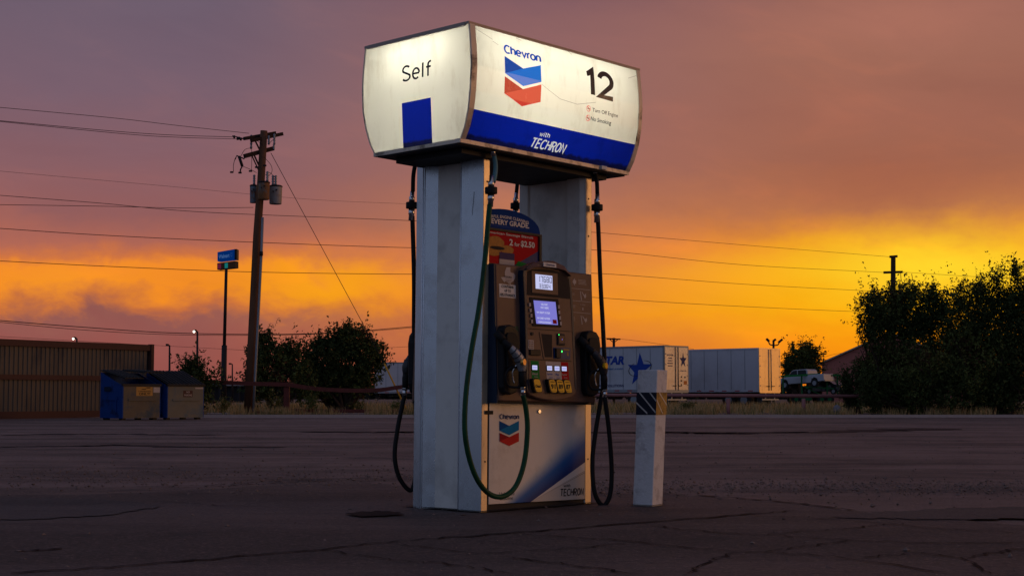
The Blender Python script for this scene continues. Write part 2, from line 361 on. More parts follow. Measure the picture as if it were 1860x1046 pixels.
# ------------------------------------------------------------------ ground
def ground_mat(name, lo, hi, streak=1, gravel=1, rough=.8):
    m = bpy.data.materials.new(name); m.use_nodes = True; t = m.node_tree; b = NB(t); P = t.nodes['Principled BSDF']
    tc = b.n('ShaderNodeTexCoord').outputs['Object']; x, y, z = b.sep(tc)[:3]
    big = b.noise(tc, .22, 6, .6); midn = b.noise(tc, 1.7, 8, .65); fine = b.noise(tc, 55, 4, .7); grit = b.noise(tc, 16, 6, .75)
    st = b.noise(b.xyz(b.m('MULTIPLY', x, .12), b.m('MULTIPLY', y, .75), 0.0), 1.0, 7, .62, .4)
    f = b.m('ADD', b.m('MULTIPLY', big, .35), b.m('ADD', b.m('MULTIPLY', midn, .30), b.m('MULTIPLY', st, .35*streak)))
    c = b.mix(b.sstep(f, .41, .59), lo, hi)
    c = b.mix(b.m('MULTIPLY', b.sstep(st, .55, .66), .55), c, tuple(v*.45 for v in lo))
    c = b.mix(b.m('MULTIPLY', b.sstep(fine, .5, .7), .7), c, tuple(v*2.1 for v in hi))
    c = b.mix(b.m('MULTIPLY', b.sstep(grit, .53, .66), .75), c, tuple(v*.35 for v in lo))
    oil = b.noise(tc, .75, 6, .6, .8); c = b.mix(b.m('MULTIPLY', b.sstep(oil, .56, .68), .65), c, (.012, .010, .011))
    t.links.new(c, P.inputs['Base Color']); P.inputs['Specular IOR Level'].default_value = .38
    t.links.new(b.m('SUBTRACT', b.m('ADD', b.m('MULTIPLY', midn, .3), rough-.12), b.m('MULTIPLY', b.sstep(st, .40, .62), .14), clamp=True), P.inputs['Roughness'])
    bn = b.n('ShaderNodeBump'); bn.inputs['Strength'].default_value = .75; bn.inputs['Distance'].default_value = .018*gravel
    t.links.new(b.m('ADD', fine, b.m('MULTIPLY', grit, 1.4)), bn.inputs['Height'])
    bn2 = b.n('ShaderNodeBump'); bn2.inputs['Strength'].default_value = .5; bn2.inputs['Distance'].default_value = .03
    t.links.new(midn, bn2.inputs['Height']); t.links.new(bn2.outputs[0], bn.inputs['Normal']); t.links.new(bn.outputs[0], P.inputs['Normal'])
    return m
m_asph = ground_mat('worn_asphalt', (.042, .027, .024), (.165, .108, .095))
m_apron = ground_mat('stained_concrete_apron', (.030, .019, .017), (.090, .057, .051), .8, .8)
m_dirt = ground_mat('dry_verge_dirt', (.055, .038, .028), (.13, .085, .06), .8, 1.5)
def sheet(name, pts, z, m, kind='structure'):
    mb = MB(); mb.add([(x, y, z) for x, y in pts], [tuple(range(len(pts)))]); o = mb.build(name, m, fix=False); tag(o, kind=kind)
    if o.data.polygons[0].normal.z < 0: o.data.flip_normals()
    return o
KY = 53.0
sheet('ground', [(-2500, -200), (2500, -200), (2500, 3000), (-2500, 3000)], -.02, m_dirt)
sheet('parking_lot', [(-120, -30), (120, -30), (120, KY), (-120, KY)], 0, m_asph)
# the smoother apron the pump stands on, its edge from the photograph
E1 = [gat(*p)[:2] for p in [(1075, 897), (1210, 899), (1330, 906), (1445, 916), (1555, 930), (1680, 941), (1860, 956), (2300, 990)]]
E0 = [gat(*p)[:2] for p in [(-400, 905), (150, 900), (330, 893), (480, 884), (640, 876), (750, 886), (900, 893)]]
def jag(P, amp=.03, n=10):
    out = []
    for a, b in zip(P[:-1], P[1:]):
        for k in range(n):
            t = k/n; out.append((a[0]+(b[0]-a[0])*t+random.uniform(-amp, amp), a[1]+(b[1]-a[1])*t+random.uniform(-amp, amp)*2))
    return out+[P[-1]]
edge = jag(E0+E1)
sheet('apron', [(-14, -6)]+edge+[(14, -6)], .008, m_apron)
m_crack = mat('crack_dark', (.007, .005, .006), .9)  # flat dark colour for the cracks and the crumbled hole
m_seal = mat('old_sealant', (.020, .014, .015), .75, 0, .3, 30, .2, 80)
ck = MB()
def crack(pts, wd, z=.013, jit=.02, mi=0):
    P = jag([gat(*p)[:2] for p in pts], jit, 9); P = [np.array(p) for p in P]
    vs = []; W = []
    for i, p in enumerate(P):
        d = P[min(i+1, len(P)-1)]-P[max(i-1, 0)]; d = d/(np.linalg.norm(d)+1e-9); nrm = np.array([-d[1], d[0]])
        wv = wd*random.uniform(.35, 1.3)*(.3 if i in (0, len(P)-1) else 1)
        vs += [(*(p+nrm*wv/2), z), (*(p-nrm*wv/2), z)]
    ck.add(vs, [(2*i, 2*i+1, 2*i+3, 2*i+2) for i in range(len(P)-1)], mi)
crack([(20, 1046), (330, 1024), (560, 1003), (750, 984), (930, 972), (1140, 953), (1345, 938), (1445, 930)], .035)
crack([(930, 972), (1100, 982), (1290, 1001), (1520, 1015), (1720, 1044)], .015)
crack([(930, 1017), (1040, 1030), (1160, 1046)], .018)
crack([(1345, 938), (1500, 945), (1700, 962), (1860, 972)], .014)
crack([(1180, 957), (1290, 970), (1400, 974), (1560, 960), (1640, 953)], .016)
crack([(1250, 1046), (1290, 1022), (1330, 1010), (1430, 1000), (1540, 985)], .014)
crack([(1400, 975), (1560, 985), (1720, 990), (1860, 988)], .016)
crack([(1560, 1015), (1680, 1008), (1750, 1018), (1800, 1046)], .018)
crack([(1750, 1018), (1820, 1005), (1860, 1000)], .02)
crack([(590, 1003), (690, 1018), (800, 1026), (930, 1046)], .014)
crack([(720, 990), (860, 1008), (1010, 1002), (1180, 985)], .012)
crack([(1080, 897), (1210, 899), (1330, 906), (1445, 916), (1555, 930)], .045, mi=1)
crack([(240, 885), (380, 884), (470, 878), (600, 873)], .05, mi=1)
crack([(660, 866), (760, 869), (1060, 872)], .03)
crack([(0, 812), (160, 810), (230, 808), (330, 812), (520, 812)], .35, .006, .06, 1)
crack([(1115, 803), (1180, 801), (1230, 803)], .12, .006, .04, 1)
crack([(1080, 785), (1300, 787), (1520, 784), (1740, 779)], 1.6, .006, .25, 1)
crack([(0, 790), (200, 788), (420, 790)], .5, .006, .2, 1)
crack([(560, 784), (700, 785), (760, 784)], 1.0, .006, .25, 1)
crack([(100, 922), (200, 916), (300, 913), (420, 922), (560, 925)], .012)
crack([(300, 900), (430, 897), (560, 905), (700, 904)], .012)
crack([(40, 1003), (90, 1002), (110, 1000)], .03, mi=1)
tag(ck.build('pavement_cracks', [m_crack, m_seal], fix=False), kind='structure')
# crumbled hole left of the pump
hc = gat(682, 937); pts = []
for k in range(40):
    a = 2*math.pi*k/40; r = 1+random.uniform(-.22, .22); pts.append((hc[0]+.17*r*math.cos(a), hc[1]+.20*r*math.sin(a)))
sheet('pothole_patch', pts, .017, m_crack)
m_patch = ground_mat('dark_asphalt_patch', (.024, .020, .021), (.060, .046, .045), .8, 1)
pp = [gat(*p)[:2] for p in [(-60, 905), (120, 906), (250, 914), (300, 922), (180, 940), (60, 946), (-60, 946)]]
sheet('asphalt_patch', jag(pp+[pp[0]], .03)[:-1], .013, m_patch)
pp = [gat(*p)[:2] for p in [(1500, 943), (1600, 932), (1740, 926), (1900, 922), (1900, 944), (1700, 946)]]
sheet('asphalt_patch', jag(pp+[pp[0]], .03)[:-1], .013, m_patch)
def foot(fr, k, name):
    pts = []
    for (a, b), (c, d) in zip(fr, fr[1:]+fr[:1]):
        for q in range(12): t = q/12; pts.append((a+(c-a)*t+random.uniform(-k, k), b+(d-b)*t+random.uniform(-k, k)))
    sheet(name, pts, .0165, m_grimeshade)
m_grimeshade = ground_mat('grime_and_contact_shade', (.012, .009, .009), (.034, .024, .022), .6, .8)  # grime plus contact shade painted round the pump and bollard feet
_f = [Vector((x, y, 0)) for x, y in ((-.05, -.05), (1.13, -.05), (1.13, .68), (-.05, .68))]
foot([tuple((Vector(PT)+PM@v)[:2]) for v in _f], .028, 'base_grime_shade')
_b = Vector(gat(1184.5, 921.5)); foot([tuple((_b+Vector((-.833, .553, 0))*a*.148+Vector((.553, .833, 0))*b*.148)[:2]) for a, b in ((-.12, -.12), (1.15, -.12), (1.15, 1.15), (-.12, 1.15))], .012, 'base_grime_shade')
# far kerb
m_kerb = mat('kerb_concrete', (.36, .28, .25), .85, 0, .15, 4, .3, 40)
kb = MB(); kb.box(-120, 120, KY, KY+.28, -.02, .09); kb.box(-120, 120, KY+.28, KY+4.5, -.02, .085, 1)
tag(kb.build('kerb', [m_kerb, m_dirt]), kind='structure')
sheet('far_path', [(-40, 61.5), (7, 61.5), (9, 64.5), (-40, 64.5)], .02, m_kerb)
sheet('gutter', [(-120, KY-1.1), (120, KY-1.1), (120, KY-.01), (-120, KY-.01)], .006, m_kerb)
# gravel
def stones(name, n, gen, smin, smax, m):
    V = []; F = []
    base = np.array([(1,0,0),(-1,0,0),(0,1,0),(0,-1,0),(0,0,1),(0,0,-1)], float)
    fs = [(0,2,4),(2,1,4),(1,3,4),(3,0,4),(2,0,5),(1,2,5),(3,1,5),(0,3,5)]
    for i in range(n):
        x, y = gen(); s = smin+(smax-smin)*random.random()**3
        q = base*(s*np.array([random.uniform(.6, 1.3), random.uniform(.6, 1.3), random.uniform(.35, .8)]))+rng.normal(0, s*.15, (6, 3))
        a = random.uniform(0, 6.28); c, d = math.cos(a), math.sin(a); q = q@np.array([[c, d, 0], [-d, c, 0], [0, 0, 1]])
        b = len(V); V += [(p[0]+x, p[1]+y, p[2]+.008+s*.2) for p in q]; F += [tuple(k+b for k in f) for f in fs]
    mb = MB(); mb.v = V; mb.f = F; mb.m = [0]*len(F); mb.sm = [False]*len(F)
    o = mb.build(name, m, fix=False); tag(o, 'loose gravel and grit scattered over the worn lot', 'gravel', kind='stuff'); return o
m_stone = mat('gravel_stone', (.17, .125, .11), .85, 0, .5, 3)
def gg():
    r = random.random()
    if r < .45: return random.uniform(.6, 6.5), random.gauss(12.1, .55)
    if r < .75: return random.uniform(-5.5, -.3), random.gauss(13.5, 1.1)
    return random.uniform(-7, 7), random.uniform(6.2, 30)
stones('gravel', 9000, gg, .004, .017, m_stone)

# ------------------------------------------------------------------ the gas pump
pump = bpy.data.objects.new('gas_pump', None); COL.objects.link(pump)
pump.matrix_world = Matrix.Translation(Vector(PT)) @ PM.to_4x4()
tag(pump, 'tall white and steel gas pump under a lit sign numbered 12', 'gas pump')
PW, PD = 1.081, .627
def rot180(o):                                   # same piece for the back of the pump
    for v in o.data.vertices: v.co.x, v.co.y = PW-v.co.x, PD-v.co.y
    return o
# --- end columns
def column(flip):
    X = (lambda x: PW-x) if flip else (lambda x: x)
    mb = MB()
    prof = [(0, 0), (.000, .204), (.030, .238), (.020, .438), (-.026, .515), (-.024, .535), (.002, .627)]
    inn = [(.066, .627), (.066, .54), (.060, .53), (.060, .17), (.066, .16), (.066, .03), (.06, 0)]
    if flip: inn = [(.066, .627), (.066, .545), (.055, .53), (.055, .17), (.085, .155), (.085, .04), (.066, .01), (.066, 0)]
    ring = prof+inn; n = len(ring); z0, z1 = -.01, 2.335
    mi = {0: 0, 1: 0, 2: 1, 3: 0, 4: 0, 5: 0}
    vs = [(X(x), y, z0) for x, y in ring]+[(X(x), y, z1) for x, y in ring]
    mb.add(vs, [(i, (i+1) % n, n+(i+1) % n, n+i) for i in range(n)]+[tuple(range(n)), tuple(range(n, 2*n))])
    mb.m = [mi.get(i, 1 if i < n-1 else 2) for i in range(n)]+[0, 0]
    o = mb.build('end_column', [m_colpaint, m_colgrey, m_flange], pump, bevel=.005)
    for fx, fy in ((.0, .204), (-.026, .515), (-.024, .535)):   # added pale strips painting highlights along the folds
        g = MB(); g.tube([(X(fx-.001), fy, 0), (X(fx-.001), fy, 2.33)], .0038, 8); g.build('fold_highlight', m_foldlight, o)
    for z in (.33, 1.86, 2.12): b = MB(); b.tube([(X(.035), .003, z), (X(.035), -.003, z)], .006, 8); b.build('rivet', m_dark, o)
    return o
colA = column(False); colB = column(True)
sc_ = MB()
P_ = [pf(*p, 0) for p in []]
sm = MB(); sm.add([(-.0025, .08+.002*k, 2.06-.018*k+.008*math.sin(k*1.3)) for k in range(9)]+[(-.0025, .083+.002*k, 2.058-.018*k+.008*math.sin(k*1.3)) for k in range(9)], [(k, k+1, k+10, k+9) for k in range(8)])
sm.build('scratch', m_ink, colA)
# --- lower cabinet
def sweepmat():
    m = mat('printed_cabinet_door', (.72, .64, .55), .33, 0, .04, 3, .02, 120, (.40, .32, .24), .4, 3.2, coat=.25)
    t = m.node_tree; b = NB(t); P = t.nodes['Principled BSDF']; old = P.inputs['Base Color'].links[0].from_socket
    x, y, z = b.sep(b.n('ShaderNodeTexCoord').outputs['Object'])[:3]
    dx, dz = .957-.475, .286-.067; L = math.hypot(dx, dz); nx, nz = -dz/L, dx/L
    d = b.m('ADD', b.m('MULTIPLY', b.m('SUBTRACT', x, .475), nx), b.m('MULTIPLY', b.m('SUBTRACT', z, .067), nz))
    lx = b.m('ADD', b.m('MULTIPLY', b.m('SUBTRACT', x, .475), dx/L), b.m('MULTIPLY', b.m('SUBTRACT', z, .067), dz/L))
    wdt = b.m('ADD', .135, b.m('MULTIPLY', lx, .15))
    f = b.m('DIVIDE', d, wdt)
    colr = b.ramp(b.m('DIVIDE', b.m('ADD', f, .2), 1.4, clamp=True), [(0, (.006, .018, .085)), (.2, (.006, .03, .15)), (.5, (.012, .10, .33)), (.8, (.12, .26, .42)), (1, (.42, .46, .48))])
    al = b.sstep(f, 1.3, .45)
    al = b.m('MULTIPLY', al, b.sstep(d, -.0025, .0))
    c = b.mix(al, old, colr); t.links.new(c, P.inputs['Base Color']); return m
m_door = sweepmat()
cab = MB(); cab.box(.066, 1.015, .03, PD-.03, -.01, .70, 0)
cabo = cab.build('lower_cabinet', m_dark, pump)
d_ = MB(); d_.box(.068, 1.012, -.004, .029, .060, .703); door = d_.build('cabinet_door', m_door, cabo, bevel=.003)
pl = MB(); pl.box(.068, 1.012, .008, .03, -.01, .056); pl.build('plinth', m_dark, cabo)
for a_, b__ in ((.061, .0675), (1.0125, 1.0155)): fr = MB(); fr.box(a_, b__, -.003, .02, .056, .706); fr.build('door_edge', m_dark, cabo)
FL = lambda u, v: (u, -.0058, v)
cu = MB(); cu.add([FL(.475, .067), FL(.957, .286), FL(.975, .268), FL(1.008, .247), FL(1.006, .062), FL(.49, .062)], [(0, 1, 2, 3, 4, 5)])
m_curl = mat('page_curl_print', (.50, .44, .38), .35, 0, .06, 3)
t_ = m_curl.node_tree; b_ = NB(t_); x_, y_, z_ = b_.sep(b_.n('ShaderNodeTexCoord').outputs['Object'])[:3]
dd = b_.m('ADD', b_.m('MULTIPLY', b_.m('SUBTRACT', x_, .475), -.331), b_.m('MULTIPLY', b_.m('SUBTRACT', z_, .067), .944))
ff = b_.m('DIVIDE', dd, b_.m('ADD', b_.m('MULTIPLY', b_.m('SUBTRACT', x_, .475), .11), .001))
cc_ = b_.ramp(b_.m('ADD', b_.m('MULTIPLY', ff, 3.2), 1.0, clamp=True), [(0, (.50, .44, .38)), (.16, (.42, .36, .31)), (.34, (.07, .055, .05)), (.52, (.78, .72, .62)), (.72, (.26, .21, .19)), (.88, (.40, .34, .30)), (1, (.62, .56, .5))])
t_.links.new(cc_, t_.nodes['Principled BSDF'].inputs['Base Color'])
cu.build('printed_page_curl', m_curl, door, fix=False)
lw = MB(); W7 = lambda u, v: (u, -.0075, v)
lw = MB(); stroke_text(lw, 'Chevron', .159, .344, .595, .632, W7, 0, .21, .05); lw.build('lettering', [m_navyink, m_ink], door, fix=False)
lw = MB(); add_text(lw, 'Unleaded', .163, .302, .112, .134, W7, 1); lw.build('lettering', [m_navyink, m_ink], door, fix=False)
lw = MB(); add_text(lw, 'Gasoline', .163, .290, .084, .106, W7, 1); lw.build('lettering', [m_navyink, m_ink], door, fix=False)
lw = MB(); add_text(lw, 'with', .787, .855, .147, .168, W7, 1, .01, .2); lw.build('lettering', [m_navyink, m_ink], door, fix=False)
lw = MB(); stroke_text(lw, 'TECHRON', .757, .996, .083, .142, W7, 1, .17, .12, .08); lw.build('lettering', [m_navyink, m_ink], door, fix=False)
def logo(fn, pts, mats, parent, cuts=()):
    A, B, C, D, E, F, G, H, I, J, K, L = pts
    mb = MB()
    def pol(ps, mi):
        bm = bmesh.new(); vs = [bm.verts.new((p[0], p[1], 0)) for p in ps]; bm.faces.new(vs)
        for q in cuts: bmesh.ops.bisect_plane(bm, geom=bm.verts[:]+bm.edges[:]+bm.faces[:], plane_co=(0, q, 0), plane_no=(0, 1, 0))
        bmesh.ops.triangulate(bm, faces=bm.faces); bm.verts.index_update()
        mb.add([fn(v.co.x, v.co.y) for v in bm.verts], [[v.index for v in f.verts] for f in bm.faces], mi); bm.free()
    Bm = (B[0]*.55+F[0]*.45, B[1]*.55+F[1]*.45)
    pol([A, B, F], 0); pol([F, B, C, D, E], 1); pol([G, H, L], 2); pol([L, H, I, J, K], 3)
    return mb.build('chevron_emblem', mats, parent, fix=False)
logo(W7, [(.159, .587), (.251, .556), (.343, .588), (.343, .529), (.252, .496), (.160, .526), (.160, .512), (.252, .488-.004), (.343, .513), (.344, .456), (.253, .427), (.161, .457)], [m_lb, m_lb2, m_lr, m_lr2], door)
lk = MB(); lk.tube([(.535, -.004, .650), (.535, -.016, .650)], .012, 14); lk.build('door_lock', m_chrome, door)
sk = MB(); sk.box(.03, .10, -.0075, -.0045, .628, .652); sk.build('door_catch', m_ink, door)

# --- illuminated sign
SX0, SX1, SZ0, SZ1 = -.366, 1.327, 2.327, 3.038
zs = [2.327, 2.36, 2.40, 2.45, 2.509, 2.56, 2.62, 2.70, 2.78, 2.86, 2.93, 2.99, 3.038]
_z = [2.327, 2.4, 2.5, 2.62, 2.78, 2.9, 3.038]; _y = [-.136, -.178, -.214, -.236, -.245, -.238, -.22]
sy = lambda z: float(np.interp(z, _z, _y))
by = lambda z: .743-(sy(z)+.22)                  # back face mirrors the front
ex = lambda z: .018*max(0, (2.62-z)/.29)         # ends lean in slightly towards the bottom
sign = MB(); sign.box(SX0+.02, SX1-.02, -.11, .63, SZ0-.03, SZ0+.004, 0); sign.box(SX0-.004, SX1+.004, -.224, .747, SZ1, SZ1+.012, 0)
sign.box(-.24, 1.19, -.04, .57, SZ0-.062, SZ0-.0302, 0)
signo = sign.build('lit_sign_box', [m_dark], pump)
li = MB()
for z, nz in ((SZ0+.006, 1), (SZ1-.006, -1)): li.add([(SX0+.02, -.12 if nz > 0 else -.2, z), (SX1-.02, -.12 if nz > 0 else -.2, z), (SX1-.02, .64 if nz > 0 else .72, z), (SX0+.02, .64 if nz > 0 else .72, z)], [(0, 1, 2, 3)])
li.build('inner_lining', m_boxin, signo, fix=False)
tb = MB()
for y in (-.03, .56): tb.tube([(SX0+.10, y, 2.93), (SX1-.10, y, 2.93)], .019, 10)
tb.tube([(.48, .26, 2.60), (SX0+.28, .26, 2.60)], .012, 8); tb.tube([(SX0+.12, .0, 2.92), (SX0+.12, .52, 2.92)], .014, 8)
tb.build('lamp_tube', m_tube, signo)
def facepanel(name, yf, off):
    mb = MB()
    for a, b in zip(zs[:-1], zs[1:]):
        mb.add([(SX0+.045+ex(a)*.5, yf(a)+off, a), (SX1-.03-ex(a)*.5, yf(a)+off, a), (SX1-.03-ex(b)*.5, yf(b)+off, b), (SX0+.045+ex(b)*.5, yf(b)+off, b)], [(0, 1, 2, 3)], 1 if b <= 2.51 else 0, True)
    return mb.build(name, [m_lit, m_litblue], signo, fix=False)
fp = facepanel('front_panel', sy, 0); facepanel('back_panel', by, 0)
def endpanel(x, sgn):
    mb = MB()
    for a, b in zip(zs[:-1], zs[1:]):
        for k in range(3):
            def Y(z, q):
                lo, hi = sy(z)+.004, by(z)-.004
                return (lo, .115, .385, hi)[q] if True else 0
            mb.add([(x+sgn*-ex(a), Y(a, k), a), (x+sgn*-ex(a), Y(a, k+1), a), (x+sgn*-ex(b), Y(b, k+1), b), (x+sgn*-ex(b), Y(b, k), b)], [(0, 1, 2, 3)], 1 if (k == 1 and b <= 2.63) else 0, True)
    return mb.build('end_panel', [m_lit, m_litblue], signo, fix=False)
epA = endpanel(SX0, -1); epB = endpanel(SX1, 1)
for x0, x1, yf, s_ in ((SX0-.002, SX0+.045, sy, -1), (SX1-.032, SX1+.002, sy, -1), (SX0-.002, SX0+.045, by, 1), (SX1-.032, SX1+.002, by, 1)):
    for a, b in zip(zs[:-1], zs[1:]):
        if a == zs[0]: tr = MB()                 # curved corner trims
        e = lambda z: ex(z)*(1 if x0 < 0 else -1)
        tr.hexa([(x0+e(a), yf(a)-s_*.006, a), (x1+e(a)*.5, yf(a)-s_*.0, a), (x1+e(a)*.5, yf(a)+s_*.007, a), (x0+e(a), yf(a)+s_*.007, a)],
                [(x0+e(b), yf(b)-s_*.006, b), (x1+e(b)*.5, yf(b), b), (x1+e(b)*.5, yf(b)+s_*.007, b), (x0+e(b), yf(b)+s_*.007, b)])
    tr.build('corner_trim', m_trim, signo)
for yf, s_ in ((-.226, 1), (.749, -1)):
    tr = MB(); tr.box(SX0-.008, SX1+.008, min(yf, yf+s_*.03), max(yf, yf+s_*.03), SZ1-.004, SZ1+.014); tr.build('top_rail', m_trimd, signo)
tr = MB(); tr.box(SX0-.008, SX0+.012, -.19, .72, SZ1-.010, SZ1+.015); tr.build('top_rail', m_trimd, signo); tr = MB(); tr.box(SX1-.012, SX1+.008, -.19, .72, SZ1-.010, SZ1+.015)
tr.build('top_rail', m_trimd, signo)
tr = MB(); tr.box(SX0+.012, SX1-.012, -.143, -.112, SZ0-.022, SZ0+.003); tr.box(SX0+.012, SX1-.012, .635, .665, SZ0-.022, SZ0+.003); tr.box(SX0+.012, SX0+.04, -.11, .633, SZ0-.022, SZ0+.001)
tr.build('bottom_rail', m_trim, signo)
tr = MB(); tr.box(1.0, 1.055, -.158, -.144, SZ0-.02, SZ0+.004); tr.build('rail_clip', m_paper, signo)
SF = lambda o: (lambda u, v: (u, sy(v)-o, v))
lt = MB(); stroke_text(lt, 'Chevron', -.070, .282, 2.897, 2.962, SF(.003), 0, .21, .05, cuts=(2.93,)); lt.build('lettering', [f_blue, f_ink2, f_ink, f_white], fp, fix=False)
lt = MB(); stroke_text(lt, '12', .735, 1.022, 2.762, 2.974, SF(.003), 1, .20, .16, cuts=(2.80, 2.84, 2.88, 2.93)); lt.build('lettering', [f_blue, f_ink2, f_ink, f_white], fp, fix=False)
lt = MB(); add_text(lt, 'Turn Off Engine', .797, 1.068, 2.654, 2.688, SF(.003), 2, .012); lt.build('lettering', [f_blue, f_ink2, f_ink, f_white], fp, fix=False)
lt = MB(); add_text(lt, 'No Smoking', .786, 1.000, 2.592, 2.628, SF(.003), 2, .012); lt.build('lettering', [f_blue, f_ink2, f_ink, f_white], fp, fix=False)
lt = MB(); stroke_text(lt, 'with', .320, .418, 2.430, 2.462, SF(.003), 3, .17, .14, .15); lt.build('lettering', [f_blue, f_ink2, f_ink, f_white], fp, fix=False)
lt = MB(); stroke_text(lt, 'TECHRON', .272, .605, 2.352, 2.424, SF(.003), 3, .17, .10, .15, cuts=(2.38, 2.40)); lt.build('lettering', [f_blue, f_ink2, f_ink, f_white], fp, fix=False)
for cx_, cz in ((.757, 2.676), (.757, 2.612)):
    sy_ = MB()
    ring = [(cx_+.022*math.cos(a*math.pi/12), cz+.021*math.sin(a*math.pi/12)) for a in range(24)]; rin = [(cx_+.018*math.cos(a*math.pi/12), cz+.017*math.sin(a*math.pi/12)) for a in range(24)]
    f = SF(.003); sy_.add([f(*p) for p in ring+rin], [(i, (i+1) % 24, 24+(i+1) % 24, 24+i) for i in range(24)])
    f = SF(.0045); sy_.add([f(cx_-.016, cz+.012), f(cx_-.012, cz+.016), f(cx_+.016, cz-.012), f(cx_+.012, cz-.016)], [(0, 1, 2, 3)])
    f = SF(.0035); sy_.add([f(cx_-.012, cz-.003), f(cx_+.012, cz-.003), f(cx_+.012, cz+.003), f(cx_-.012, cz+.003)], [(0, 1, 2, 3)], 1)
    sy_.build('warning_symbol', [f_red, f_ink], fp, fix=False)
logo(SF(.003), [(-.067, 2.884), (.104, 2.833), (.276, 2.886), (.276, 2.774), (.106, 2.718), (-.068, 2.772), (-.068, 2.753), (.105, 2.699), (.277, 2.758), (.277, 2.644), (.106, 2.589), (-.066, 2.645)],
     [f_b1, f_b2, f_r1, f_r2], fp, cuts=(2.62, 2.66, 2.70, 2.74, 2.78, 2.82, 2.86))
lt = MB(); stroke_text(lt, 'Self', 0, 1, 0, 1, FSELF, 0, .135, .16); lt.build('lettering', f_ink, epA, fix=False)
for pts_ in ([(730, 100), (800, 145), (835, 170)], [(835, 180), (850, 190), (868, 204)], [(1120, 440), (1170, 480), (1230, 525), (1330, 556), (1440, 545)], [(1275, 228), (1310, 258)], [(1640, 400), (1690, 385)], [(980, 160), (1010, 175)], [(1250, 690), (1262, 705)]):
    cr = MB()
    for (a, b) in zip(pts_[:-1], pts_[1:]):
        P0 = pf(640+a[0]/3.268, 20+a[1]/3.268, -.235); P1 = pf(640+b[0]/3.268, 20+b[1]/3.268, -.235); f = SF(.002); t_h = .0014
        cr.add([f(P0[0], P0[2]-t_h), f(P1[0], P1[2]-t_h), f(P1[0], P1[2]+t_h), f(P0[0], P0[2]+t_h)], [(0, 1, 2, 3)])
    cr.build('panel_crack', f_crack, fp, fix=False)

# --- dispenser head: sloping front, wider at the foot
hy = lambda z: -.055-.036*(1.59-z)/.88
yc = lambda z: -.100-.036*(1.60-z)/.85
def cx(x, z, pr=.0):                             # console coordinate measured on y=-.11 -> its place on the sloping face
    return x-1.05*(-.11-(yc(z)-pr))
HF = lambda o: (lambda u, v: (u, hy(v)-o, v))
def hx(x, z, o=0): return x-1.05*(-.055-(hy(z)-o))
hd = MB()
hp = [(.060, .705), (1.018, .705), (1.018, 1.590), (.060, 1.590)]
hd.hexa([(.060, .12, .712), (.060, hy(.712), .712), (1.018, hy(.712), .712), (1.018, .12, .712)], [(.060, .12, 1.59), (.060, hy(1.59), 1.59), (1.018, hy(1.59), 1.59), (1.018, .12, 1.59)])
head = hd.build('dispenser_head', m_brown, pump, bevel=.008)
hb = MB(); hb.box(.10, .98, .121, .52, .712, 1.58); hb.build('inner_housing', m_dark, head)
eg = MB(); eg.hexa([(.052, .02, .700), (.052, hy(.70)+.006, .700), (.0597, hy(.70)+.006, .700), (.0597, .02, .700)], [(.052, .02, 1.588), (.052, hy(1.588)+.006, 1.588), (.0597, hy(1.588)+.006, 1.588), (.0597, .02, 1.588)])
eg.build('side_panel', m_navy, head)
eg = MB(); eg.box(.056, 1.02, hy(.7)+.012, .02, .699, .711); eg.build('bottom_shadow_gap', m_ink, head)
# left panel prints
pr = MB(); T_ = HF(.0015)
tex = [(315,655),(352,657),(352,700),(362,708),(385,712),(398,735),(396,760),(380,790),(360,800),(355,822),(345,830),(335,812),(318,795),(305,790),(296,800),(282,782),(262,752),(300,748),(300,700)]
tp = [pf(860+a/5.23, 360+b/5.23, -.058) for a, b in tex]
pr.add([T_(hx(p[0], p[2]), p[2]) for p in tp], [tuple(range(len(tp)))], 0)
pr.add([T_(x, z) for x, z in ((.088, 1.376), (.243, 1.376), (.243, 1.461), (.088, 1.461))], [(0, 1, 2, 3)], 1)
G_ = HF(.003)
add_text(pr, 'CONTAINS', .107, .222, 1.437, 1.455, G_, 2, .02)
add_text(pr, 'UP TO', .137, .196, 1.411, 1.429, G_, 2, .02)
add_text(pr, '10% ETHANOL', .094, .238, 1.382, 1.402, G_, 2, .02)
add_text(pr, 'TEXAS', .135, .205, 1.503, 1.516, G_, 2, .01)
for k in range(6): pr.add([G_(.145+k*.004, 1.492-k*.009), G_(.205-k*.004, 1.492-k*.009), G_(.205-k*.004, 1.494-k*.009), G_(.145+k*.004, 1.494-k*.009)], [(0, 1, 2, 3)], 4)
for k in range(9): pr.add([T_(.188, 1.188-k*.0085), T_(.188+.075*random.uniform(.8, 1), 1.188-k*.0085), T_(.262, 1.191-k*.0085), T_(.188, 1.191-k*.0085)], [(0, 1, 2, 3)], 3)
pr.build('panel_print', [m_palepaper, m_paper, m_ink, m_greenp2, m_brown], head, fix=False)
